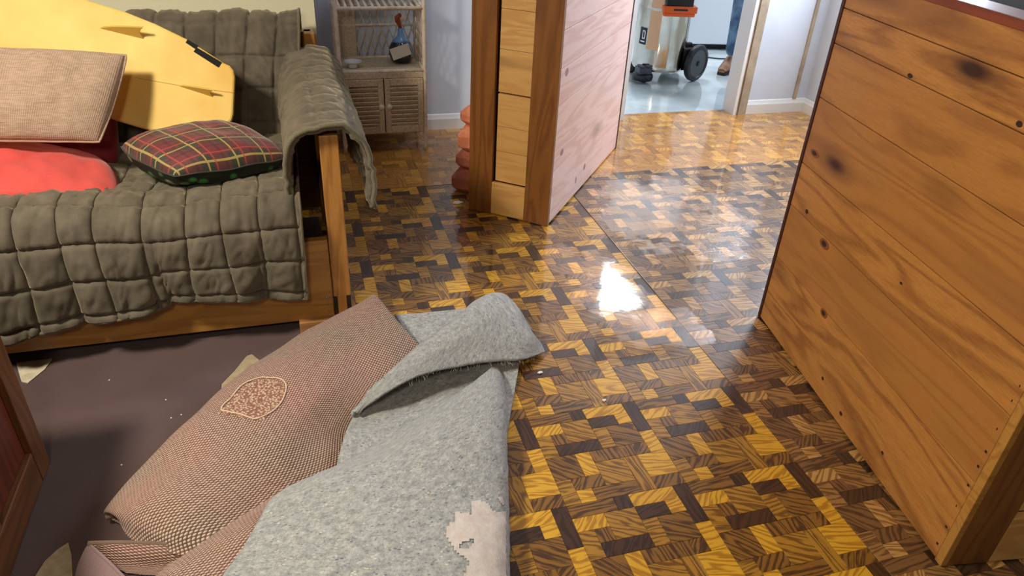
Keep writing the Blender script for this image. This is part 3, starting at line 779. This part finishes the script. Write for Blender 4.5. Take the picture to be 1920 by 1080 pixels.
s3 = n.n('ShaderNodeSeparateXYZ', {0: n.coord('UV')}); a = n.n('ShaderNodeMath', {0: n.math('MULTIPLY', s3.outputs[0], 620.0)}, operation='SINE').outputs[0]; b = n.n('ShaderNodeMath', {0: n.math('MULTIPLY', s3.outputs[1], 620.0)}, operation='SINE').outputs[0]
wvv = n.math('MULTIPLY', n.math('ADD', a, b), .25); sl_ = n.noise(n.map(o_, (10, 60, 60)), 3, 3)
n.p(Base_Color=n.mix(n.ramp(n.math('ADD', n.math('MULTIPLY', wvv, .5), sl_), [(.3, G1(0)), (.75, G1(1))]), lin((166, 138, 114)), lin((200, 172, 148))), Roughness=.95, Normal=n.bump(n.math('ADD', wvv, sl_), .6, .002)); burlap_m = n.m
pillow('cushion', [PY(-190, 262, 2.40), PY(196, 272, 2.42), PY(252, 98, 2.60), PY(-190, 82, 2.60)], .06, [burlap_m], 'beige burlap cushion leaning on top of the red cushions', 9, .38, .016, .04, pipe=.004, rnd=.26)

# ------------------------------------------------------------------ yellow board
n = NT('yellow_board'); o_ = n.coord()
c = n.mix(n.ramp(n.noise(o_, 4, 3), [(.35, G1(0)), (.7, G1(1))]), lin((244, 212, 118)), lin((232, 186, 82)))
n.p(Base_Color=c, Roughness=.6); board_m = n.m
B0 = PY(285, 246, 2.60); nb = Vector((-.06, -.84, .40)).normalized()
B0 = Vector((B0.x, B0.y, B0.z))
def BP(x, y): return PP(x, y, B0, nb)
outl = [(286,246),(250,236),(100,190),(-120,120),(-330,30),(-420,-120),(-330,-200),(-120,-130),(120,-18),(170,2),(235,22),(290,44),(350,73),(420,118),(431,123),(438,132),(440,145),(437,214),(434,226),(424,234),(330,243)]
P = [BP(*q) for q in outl]; cen = BP(200, 130)
board = empty('yellow_board', cen, 0, 'yellow surfboard with two fins resting against the sofa back', 'surfboard')
m = MB(); m.prism([p-cen for p in P], -nb*.022)
m.f = [f for f in m.f]; m.build('board_body', board_m, board, bevel=.007)
fin_m = plain('fin_yellow', (214, 176, 84), .4)
def fin(a, b, tip, h):
    A, B_ = BP(*a), BP(*b); ax = (B_-A).normalized(); fd = (nb+Vector((0, 0, .75))).normalized(); th = fd.cross(ax).normalized()*.006
    L = (B_-A).length; prof = []
    for k in range(9):
        t_ = k/8; prof.append(A+ax*L*(t_*1.12)+fd*(h*(t_**.75)))
    for k in range(1, 6):
        t_ = k/5; prof.append((A+ax*L*1.12+fd*h).lerp(B_, t_)+ax*(-.012*sin(pi*t_)))
    m = MB(); m.prism([p-cen-th*.5-nb*.001 for p in prof], th); m.build('fin', fin_m, board, bevel=.0015)
fin((187, 52), (270, 72), None, .062)
fin((335, 160), (400, 181), None, .045)
tape = plain('black_tape', (22, 20, 20), .9)
for q in (((348,80),(352,74),(372,86),(366,92)), ((363,97),(369,89),(416,117),(410,127))):
    m = MB(); m.prism([BP(*x)-cen+nb*.0005 for x in q], nb*.0012); m.build('tape', tape, board)
m = MB(); m.tube([BP(x, y)-cen+nb*.0006 for x, y in ((255,146),(335,160),(437,174))], .0009, 4); m.build('stringer', plain('stringer', (196, 150, 70), .5), board)

# ------------------------------------------------------------------ rattan cabinet
rat = plain('rattan', (232, 218, 198), .6, bumps=.4, bscale=120, var=((206, 186, 160), 40))
wick = plain('wicker_weave', (214, 196, 166), .75, bumps=.6, bscale=260, var=((186, 164, 134), 90))
knob_m = plain('cream_knob', (220, 208, 180), .4)
cabi = empty('rattan_cabinet', (.425, 3.88, .0015), 0, 'pale rattan cabinet with open shelves above two louvred doors', 'cabinet')
def ct(name, m, mat, par=None, **k):
    for v in m.v: v -= Vector((.425, 3.88, 0))
    return m.build(name, mat, par or cabi, **k)
x0, x1, ya, yb = .215, .645, 3.75, 4.03
for x in (x0, x1):
    for y in (ya, yb): ct('post', MB().tube([(x, y, 0), (x, y, .03), (x, y, .8), (x, y, 1.62)], [.013, .011, .011, .011], 10), rat, smooth=True)
for z in (.43, .735, 1.08, 1.42):
    m = MB()
    for y in (ya, yb): m.tube([(x0, y, z), (x1, y, z)], .010, 8)
    for x in (x0, x1): m.tube([(x, ya, z), (x, yb, z)], .010, 8)
    ct('shelf_rim', m, rat, smooth=True)
for z in (.735, 1.08, 1.42):
    for k in range(13):
        x = x0+.02+k*.0325; ct('shelf_slat', MB().tube([(x, ya, z+.004), (x, yb, z+.004)], .008, 6), rat, smooth=True)
ct('cupboard_top', MB().box((x0, ya, .415), (x1, yb, .432)), wick, bevel=.003)
ct('cupboard_side', MB().box((x1-.008, ya, .10), (x1+.006, yb, .415)), wick)
ct('cupboard_side', MB().box((x0-.006, ya, .10), (x0+.008, yb, .415)), wick)
ct('cupboard_bottom', MB().box((x0, ya, .10), (x1, yb, .112)), wick)
ct('cupboard_back', MB().box((x0, yb-.012, .112), (x1, yb-.004, .415)), wick)
ct('top_band', MB().box((x0+.01, ya-.010, .395), (x1-.01, ya+.006, .425)), wick, bevel=.002)
for a, b, kx in ((x0+.012, .4275, .4125), (.4325, x1-.012, .452)):
    z0, z1 = .108, .393
    m = MB().box((a, ya-.016, z0), (a+.028, ya, z1)).box((b-.028, ya-.016, z0), (b, ya, z1)).box((a+.028, ya-.016, z0), (b-.028, ya, z0+.035)).box((a+.028, ya-.016, z1-.035), (b-.028, ya, z1))
    dr = ct('door', m, wick, bevel=.002)
    ct('pale_gap_backing', MB().box((a+.026, ya+.006, z0+.03), (b-.026, ya+.009, z1-.03)), rat, dr)  # pale board added behind the louvres so the gaps look less dark
    for k in range(9):
        z = z0+.045+k*.0235
        m = MB().box((a+.028, -.010, -.012), (b-.028, -.003, .012), R=None)
        for v in m.v:
            yy, zz = v.y, v.z; v.y = ya-.002+yy*cos(.5)-zz*sin(.5); v.z = z+yy*sin(.5)+zz*cos(.5)
        ct('louvre', m, wick, dr)
    m = MB().lathe([(.006, 0), (.006, .010), (.014, .016), (.015, .024), (.010, .030)], 14, (0, 0, 0), 'y')
    for v in m.v: v.y = ya-.016-v.y; v.x += kx; v.z += .255
    ct('knob', m, knob_m, dr, smooth=True)
m = MB()
for k in range(-6, 11):
    xa = x0+.12+k*.04
    for s in (1, -1):
        pts = []
        for q in (0, 1):
            z = .44+q*.285; x = xa+(s*.10 if q else (0 if s > 0 else .10)) if s > 0 else xa+(.10 if not q else 0)
            pts.append(Vector((x, yb, z)))
        a, b = pts
        # clip to the frame
        def clipx(a, b):
            lo, hi = x0+.115, x1
            d = b-a; t0, t1 = 0, 1
            if abs(d.x) > 1e-9:
                ta, tb = sorted(((lo-a.x)/d.x, (hi-a.x)/d.x)); t0, t1 = max(t0, ta), min(t1, tb)
            return (a+d*t0, a+d*t1) if t1 > t0+.05 else None
        r = clipx(a, b)
        if r: m.tube(r, .0028, 5)
ct('back_lattice', m, rat, smooth=True)
m = MB()
for k in range(-3, 8):
    for s in (1, -1):
        y = ya+k*.04; a = Vector((x1, y, .44)) if s > 0 else Vector((x1, y+.10, .44)); b = Vector((x1, y+.10, .725)) if s > 0 else Vector((x1, y, .725))
        d = b-a; ta, tb = sorted(((ya-a.y)/d.y, (yb-a.y)/d.y)); t0, t1 = max(0, ta), min(1, tb)
        if t1 > t0+.05: m.tube([a+d*t0, a+d*t1], .0028, 5)
ct('side_lattice', m, rat, smooth=True)
ct('woven_panel', MB().box((x0+.01, yb-.006, .44), (x0+.115, yb+.002, .725)), wick)
ct('back_rail', MB().tube([(x0, yb-.002, .60), (x1, yb-.002, .60)], .006, 6), rat)
ct('back_rail', MB().tube([(x0, yb-.002, .70), (x1, yb-.002, .70)], .006, 6), rat)
for x in (x0, x1):
    s = 1 if x < .4 else -1
    ct('foot_brace', MB().tube([(x, ya, .035), (x+s*.05, ya, .098)], .006, 6), rat)
# things on the shelf
p = PZ(657, 124, .4345); m = MB().lathe([(.022, 0), (.026, .003), (.02, .012), (.030, .022), (.046, .030), (.047, .033), (.040, .031), (.02, .018), (.005, .016)], 28, (0, 0, 0))
tag(m.build('dish', plain('white_china', (225, 230, 230), .2), smooth=True, loc=(p.x+.012, p.y-.02, .4345)), 'small white footed dish on the left of the rattan shelf', 'dish')
p = PZ(752, 114, .4345)
bt = empty('bottle', (p.x, p.y-.02, .4345), 0, 'round dark blue bottle with a paper tag on the rattan shelf', 'bottle')
dk = plain('dark_glass', (22, 30, 40), .12, Coat_Weight=.6); 
MB().lathe([(.038, 0), (.052, .006), (.066, .040), (.064, .075), (.048, .104), (.028, .118), (.017, .124)], 28).build('body', dk, bt, smooth=True)
MB().lathe([(.046, .106), (.034, .120), (.020, .132), (.014, .150), (.015, .170), (.011, .174)], 22).build('neck', plain('pale_blue_glaze', (120, 170, 225), .25), bt, smooth=True)
MB().tube([(0, 0, .170), (-.004, 0, .190), (-.014, -.002, .208), (-.016, -.003, .226), (-.002, -.002, .238), (.012, 0, .228)], [.009, .011, .014, .014, .011, .004], 12).build('stopper', plain('russet_cap', (160, 76, 48), .4), bt, smooth=True)
MB().lathe([(.004, .205), (.016, .21), (.018, .222), (.012, .236), (.003, .240)], 14, (.010, .004, 0)).build('cap', knob_m, bt, smooth=True)
m = MB().box((-.050, -.0012, -.030), (.050, 0, .030), R=Matrix.Rotation(radians(-18), 3, 'Y'), o=(-.014, -.072, .070)); m.build('tag', plain('paper_tag', (226, 220, 208), .7), bt)
MB().tube([(-.02, -.072, .095), (-.012, -.050, .112), (0, -.02, .13)], .0008, 4).build('string', knob_m, bt)

# ------------------------------------------------------------------ terracotta blocks
terra = plain('terracotta', (232, 146, 104), .75, bumps=.2, bscale=90, var=((206, 120, 84), 20))
terra2 = plain('terracotta_dark', (190, 108, 82), .75, bumps=.2, bscale=90, var=((168, 92, 70), 20))
bricks = [(.02, .112, -.001, terra2, 'chamfered terracotta block at the bottom of the stack beside the bookcase'), (.135, .095, .020, terra2, 'darker middle terracotta block in the stack beside the bookcase'), (.233, .115, .022, terra, 'second terracotta block from the top beside the bookcase'), (.351, .085, .040, terra, 'topmost terracotta block in the stack, at baseboard height')]
z = .002
for k, (zz, h, dx, mt, lab) in enumerate(bricks):
    w2, d2, c = .10, .085, .022
    rings = [(0, .022), (.022, 0), (h*.62, 0), (h, .030)]
    V = []; F = []
    for zz_, ins in rings:
        a, b = w2-ins, d2-ins
        V += [(-a+c, -b, zz_), (a-c, -b, zz_), (a, -b+c, zz_), (a, b-c, zz_), (a-c, b, zz_), (-a+c, b, zz_), (-a, b-c, zz_), (-a, -b+c, zz_)]
    for r in range(3): F += [(r*8+i, r*8+(i+1) % 8, (r+1)*8+(i+1) % 8, (r+1)*8+i) for i in range(8)]
    F += [tuple(range(7, -1, -1)), tuple(range(24, 32))]
    o = obj('terracotta_block', V, F, mt, bevel=.005, loc=(.790+dx, 3.19, z)); o.rotation_euler[2] = -.62+.08*k*(-1)**k
    tag(o, lab, 'block', 'terracotta blocks stacked beside the bookcase'); z += h+.0005

# ------------------------------------------------------------------ tiled room: vacuum on wheels, fridge, person
steel = NT('scuffed_steel'); o_ = steel.coord()
steel.p(Base_Color=steel.mix(steel.ramp(steel.noise(steel.map(o_, (1, 1, .4)), 6, 4), [(.45, G1(0)), (.6, G1(1))]), lin((214, 208, 196)), lin((170, 156, 136))), Metallic=1.0, Roughness=steel.ramp(steel.noise(o_, 9, 3), [(.3, G1(.06)), (.7, G1(.22))]), Normal=steel.bump(steel.noise(steel.map(o_, (1, 1, .5)), 5, 2), .25, .02)); steel = steel.m
blk = plain('black_plastic', (26, 27, 30), .4); blk2 = plain('dark_grey_plastic', (62, 62, 64), .45); blk3 = plain('slate_plastic', (70, 70, 84), .4)
org = plain('orange_plastic', (226, 96, 36), .4); tanm = plain('peach_reflection_paint', (226, 176, 132), .35)
vc = Vector((2.61, 4.97, .001))
vac = empty('wet_vacuum', vc, radians(0), 'stainless steel wet vacuum on black wheels in the tiled room', 'vacuum cleaner')
MB().lathe([(.165, .075), (.188, .082), (.192, .10), (.19, .12), (.19, .50), (.194, .505), (.194, .515), (.19, .52), (.19, .66), (.18, .67)], 48).build('tank', steel, vac, smooth=True)
MB().lathe([(.19, .67), (.20, .675), (.20, .72), (.17, .78), (.10, .83), (.02, .85)], 40).build('motor_head', blk, vac, smooth=True)
MB().tube([(-.08, 0, .83), (-.06, 0, .90), (.06, 0, .90), (.08, 0, .83)], .013, 8).build('handle', blk, vac, smooth=True)
# front caster cluster at left
cl = Vector((-.165, -.115, 0))
MB().lathe([(.050, .012), (.072, .020), (.078, .045), (.072, .062), (.05, .07)], 24, cl).build('caster_bumper', blk, vac, smooth=True)
MB().box((-.05, -.045, .062), (.05, .045, .112), o=cl).box((-.042, -.05, .112), (-.012, .03, .125), o=cl).box((.012, -.05, .112), (.042, .03, .125), o=cl).build('caster_housing', blk3, vac, bevel=.008)
MB().lathe([(.022, -.012), (.024, 0), (.022, .012)], 18, cl+Vector((0, -.03, .0245)), 'x').build('caster', blk2, vac, smooth=True)
for cx, cy in ((-.12, .15),):
    MB().lathe([(.03, .0), (.05, .02), (.04, .07)], 18, (cx, cy, 0)).build('caster', blk, vac, smooth=True)
# big rear wheels
for sx, cy, in ((1, -.075), (1, .30)):
    wv_ = empty('wheel_tmp', (0, 0, 0)); D.objects.remove(wv_)
    ang = radians(18); wc = Vector((.245, cy-.06, .132))
    R = Matrix.Rotation(radians(-62), 3, 'Z')
    def wl(prof, name, mat, par, n=36):
        m = MB().lathe(prof, n, (0, 0, 0), 'x')
        for v in m.v: v.xyz = R @ v; v += wc
        return m.build(name, mat, par, smooth=False, bevel=0)
    wh = wl([(.10, -.024), (.126, -.020), (.131, -.012), (.131, .012), (.126, .020), (.104, .024), (.10, .018)], 'wheel', blk, vac)
    wl([(.098, .010), (.098, .0185), (.02, .0185)], 'wheel_disc', blk2, wh)
    wl([(.018, .018), (.018, .026), (.010, .028)], 'hub_cap', blk, wh, 18)
MB().box((.12, -.14, .08), (.215, .10, .24)).box((.16, -.10, .20), (.215, -.06, .27)).build('axle_bracket', blk, vac, bevel=.01)
MB().tube([(.2, -.1, .13), (.2, .28, .13)], .012, 8).build('axle', blk2, vac)
# orange latch tray at upper right of the tank
m = MB().box((-.12, -.10, .355), (.12, .05, .40)).box((-.11, -.09, .33), (.11, .04, .355)); R_ = Matrix.Rotation(radians(-12), 3, 'Z')
for v in m.v: v.xyz = R_ @ v; v += Vector((.02, -.13, .145))
m.build('accessory_tray', org, vac, bevel=.006)
m = MB().box((-.10, -.085, .40), (.09, .04, .52)).box((-.05, -.105, .372), (.05, -.098, .384))
for v in m.v: v.xyz = R_ @ v; v += Vector((.02, -.13, .145))
m.build('battery_box', blk, vac, bevel=.006)
def on_tank(a0, a1, z0, z1, r, name, mat, par=vac, ns=10):
    m = MB(); V = []
    for k in range(ns+1):
        a = radians(a0+(a1-a0)*k/ns)
        for z in (z0, z1):
            V += [Vector((r*cos(a), r*sin(a), z)), Vector(((r+.0012)*cos(a), (r+.0012)*sin(a), z))]
    F = []
    for k in range(ns): a = k*4; F += [(a+1, a+5, a+7, a+3), (a, a+2, a+6, a+4), (a, a+4, a+5, a+1), (a+2, a+3, a+7, a+6)]
    F += [(0, 1, 3, 2), (ns*4, ns*4+2, ns*4+3, ns*4+1)]
    m.add(V, F); return m.build(name, mat, par)
on_tank(212, 238, .235, .66, .1908, 'peach_reflection', tanm)  # warm reflection on the steel, painted as a peach strip
on_tank(190, 209, .26, .375, .1908, 'badge', plain('badge_black', (20, 20, 22), .4))
wl_m = plain('badge_white', (240, 240, 240), .4)
# letter D on the badge, built as strips round the tank
for a0, a1, z0, z1 in ((198, 199.8, .30, .355), (198, 205, .349, .357), (198, 205, .298, .306), (204, 206, .305, .35), (194, 206, .276, .284)):
    on_tank(a0, a1, z0, z1, .1921, 'letter', wl_m, ns=4)

fr = empty('white_fridge', (3.72, 6.02, .0), radians(-10), 'white appliance standing at the back of the tiled room', 'fridge')
wht = plain('appliance_white', (226, 229, 236), .35)
MB().box((-.42, -.30, .045), (.42, .32, 1.65)).build('cabinet_body', wht, fr, bevel=.012)
MB().box((-.42, -.345, .05), (.42, -.305, 1.1)).build('door', wht, fr, bevel=.010)
MB().box((-.42, -.345, 1.11), (.42, -.305, 1.65)).build('freezer_door', wht, fr, bevel=.010)
MB().box((-.40, -.28, .0), (.40, .30, .044)).build('base_grille', blk, fr)
MB().tube([(.36, -.365, .5), (.36, -.385, .55), (.36, -.385, .95), (.36, -.365, 1.0)], .01, 8).build('handle', trim_white, fr)
# white door leaf/panel seen bright left of the appliance
m = MB().tube([(2.9, 5.65, .006), (3.1, 5.6, .006), (3.4, 5.42, .006), (3.75, 5.35, .006)], .006, 6)
tag(m.build('power_cord', blk2, smooth=True), 'dark cord lying on the white floor before the appliance', 'cord')

# person: jeans, boots, upper body above the frame
def skin(name, joints, edges, mat, parent, sub=2):
    me = D.meshes.new(name); me.from_pydata([j[0] for j in joints], edges, []); me.materials.append(mat)
    o = D.objects.new(name, me); COL.objects.link(o); o.parent = parent
    s = o.modifiers.new('skin', 'SKIN'); s.use_smooth_shade = True
    for v, j in zip(me.skin_vertices[0].data, joints):
        r = j[1]; v.radius = r if isinstance(r, tuple) else (r, r)
    me.skin_vertices[0].data[0].use_root = True
    m = o.modifiers.new('sub', 'SUBSURF'); m.levels = sub; m.render_levels = sub
    return o
pf = PZ(1374, 134, 0)
per = empty('person', (pf.x-.05, pf.y, 0), 0, 'person in blue jeans and brown boots half hidden by the door jamb', 'person')
jeans = NT('blue_denim'); o_ = jeans.coord()
jeans.p(Base_Color=jeans.mix(jeans.ramp(jeans.noise(o_, 7, 3), [(.4, G1(0)), (.65, G1(1))]), lin((66, 92, 122)), lin((128, 158, 186))), Roughness=.9, Normal=jeans.bump(jeans.noise(o_, 18, 3), .5, .01)); jeans = jeans.m
shirt = plain('grey_shirt', (90, 96, 104), .9); skinm = plain('skin_tone', (206, 160, 132), .5); boot = plain('brown_boot', (164, 122, 92), .6, var=((120, 84, 62), 20)); sole = plain('boot_sole', (52, 36, 30), .7); hair = plain('brown_hair', (60, 42, 30), .8)
pj = [((.10, .02, .95), (.15, .11)), ((.0, 0, .86), .095), ((-.03, -.06, .50), .066), ((0, .0, .12), .046), ((.20, .03, .86), .095), ((.27, .0, .50), .064), ((.30, .06, .12), .046)]
skin('jeans', pj, [(0, 1), (1, 2), (2, 3), (0, 4), (4, 5), (5, 6)], jeans, per)
bd = [((.10, .02, 1.0), (.15, .10)), ((.10, .01, 1.20), (.15, .11)), ((.10, 0, 1.40), (.17, .10)), ((.10, 0, 1.50), .055), ((-.10, 0, 1.42), .06), ((-.17, -.02, 1.14), .045), ((-.14, -.16, .92), .036), ((.30, 0, 1.42), .06), ((.38, -.02, 1.14), .045), ((.36, -.18, .94), .036)]
skin('shirt', bd, [(0, 1), (1, 2), (2, 3), (2, 4), (4, 5), (5, 6), (2, 7), (7, 8), (8, 9)], shirt, per)
hd = [((.10, 0, 1.49), .05), ((.10, -.005, 1.56), .05), ((.10, -.01, 1.64), (.075, .09)), ((.10, -.005, 1.72), (.072, .09))]
h_ = skin('head', hd, [(0, 1), (1, 2), (2, 3)], skinm, per)
MB().lathe([(.012, -.03), (.010, .0), (.004, .02)], 10, (.10, -.105, 1.66)).build('nose', skinm, h_, smooth=True)
for s in (-1, 1): MB().lathe([(.002, -.006), (.010, -.003), (.010, .003), (.002, .006)], 10, (.10+s*.03, -.088, 1.685), 'y').build('eye', blk, h_, smooth=True)
MB().lathe([(.08, 1.70), (.098, 1.73), (.095, 1.77), (.07, 1.81), (.02, 1.83)], 20, (.10, .015, 0)).build('hair', hair, per, smooth=True)
for hx, hy, hz in ((-.14, -.17, .90), (.36, -.19, .92)):
    hm = skin('hand', [((hx, hy, hz), (.030, .018)), ((hx, hy-.04, hz-.06), (.036, .016))], [(0, 1)], skinm, per, 1)
    for k in range(4):
        a = Vector((hx-.026+k*.017, hy-.045, hz-.075)); L = (.06, .07, .066, .05)[k]
        MB().tube([a, a+Vector((0, -.012, -L*.5)), a+Vector((0, 0, -L))], [.008, .0075, .006], 8).build('finger', skinm, hm, smooth=True)
    MB().tube([(hx+.03, hy-.02, hz-.02), (hx+.045, hy-.04, hz-.05), (hx+.04, hy-.05, hz-.08)], [.010, .009, .007], 8).build('thumb', skinm, hm, smooth=True)
for bx, by in ((0, 0), (.30, .06)):
    m = MB(); Lr = [(-.145, .028, .030), (-.12, .040, .042), (-.07, .045, .060), (-.02, .045, .085), (.03, .046, .11), (.075, .040, .11)]
    V = []; nn_ = 14
    for y_, wd_, ht_ in Lr:
        for k in range(nn_):
            a = 2*pi*k/nn_; V.append(Vector((wd_*cos(a), y_, max(.018, .018+ht_*.5+ht_*.5*sin(a)))))
    F = [(i*nn_+k, i*nn_+(k+1) % nn_, (i+1)*nn_+(k+1) % nn_, (i+1)*nn_+k) for i in range(len(Lr)-1) for k in range(nn_)]+[tuple(range(nn_)), tuple(range(len(V)-1, len(V)-1-nn_, -1))]
    R = Matrix.Rotation(radians(-50), 3, 'Z')
    m.add([R @ v+Vector((bx, by, 0)) for v in V], F); bo = m.build('boot', boot, per, smooth=True)
    m = MB(); m.prism([R @ Vector((x_, y_, 0))+Vector((bx, by, .001)) for x_, y_ in ((-.03, -.15), (.03, -.15), (.048, -.08), (.04, 0), (.044, .08), (-.044, .08), (-.04, 0), (-.048, -.08))], (0, 0, .022)); m.build('sole', sole, bo, bevel=.003)

# ------------------------------------------------------------------ puddles
n = NT('water_film'); p = n.pos()
h = n.math('ADD', n.noise(p, 75, 4, .7, .4), n.math('MULTIPLY', n.noise(p, 160, 2), .25))
bmp = n.bump(h, .45, .006)
gl = None; tr = n.n('ShaderNodeBsdfTransparent', {'Color': (.97, .97, .96, 1)})
fz = n.n('ShaderNodeFresnel', {'IOR': 1.38, 'Normal': bmp})
gl = n.n('ShaderNodeBsdfGlossy', {'Color': fz.outputs[0], 'Roughness': .02, 'Normal': bmp})
mx = n.n('ShaderNodeAddShader', {0: tr.outputs[0], 1: gl.outputs[0]}); n.t.links.new(mx.outputs[0], n.out.inputs[0])
water_m = n.m
def puddle(cx, cy, rx, ry, rot, label, seed, z=.0022, lim=None):
    N_ = 46; V = []; F = []; idx = {}
    ca, sa_ = cos(rot), sin(rot)
    def val(x, y):
        a = (x*ca+y*sa_)/rx; b = (-x*sa_+y*ca)/ry
        return a*a+b*b+1.1*noise.noise(Vector(((x+cx)*7, (y+cy)*7, seed)))+.5*noise.noise(Vector(((x+cx)*22, (y+cy)*22, seed)))
    st = max(rx, ry)*3/N_
    for j in range(N_):
        for i in range(N_):
            x = (i-N_/2)*st; y = (j-N_/2)*st
            if lim and not lim(cx+x, cy+y): continue
            if val(x+st/2, y+st/2) < 1:
                f = []
                for a, b in ((i, j), (i+1, j), (i+1, j+1), (i, j+1)):
                    if (a, b) not in idx:
                        xx, yy = (a-N_/2)*st, (b-N_/2)*st; e = max(0, min(1, (1-val(xx, yy))*2))
                        idx[(a, b)] = len(V); V.append((xx, yy, .0012*e))
                    f.append(idx[(a, b)])
                F.append(tuple(f))
    o = obj('puddle', V, F, water_m, smooth=True, loc=(cx, cy, z)); tag(o, label, 'puddle'); return o
puddle(1.06, 2.20, .16, .34, .2, 'bright shining puddle in the middle of the parquet floor', 3.1, .0012, lim=lambda x, y: x < 1.235)
puddle(1.62, 2.75, .36, .40, .3, 'wide puddle on the duller floor sheet beside the pink bookcase', 8.2, .0030, lim=lambda x, y: x > 1.255 and y < 3.25)
puddle(1.15, 1.90, .20, .12, -.3, 'thin film of water just below the bright puddle', 5.5, .0032, lim=lambda x, y: y < 1.98)
# metal-bright lip of the loose floor sheet
m = MB().box((1.2445, 1.93, .0), (1.2475, 3.25, .0028)); m.build('sheet_edge', plain('sheet_lip', (120, 104, 84), .25), FLOOR)
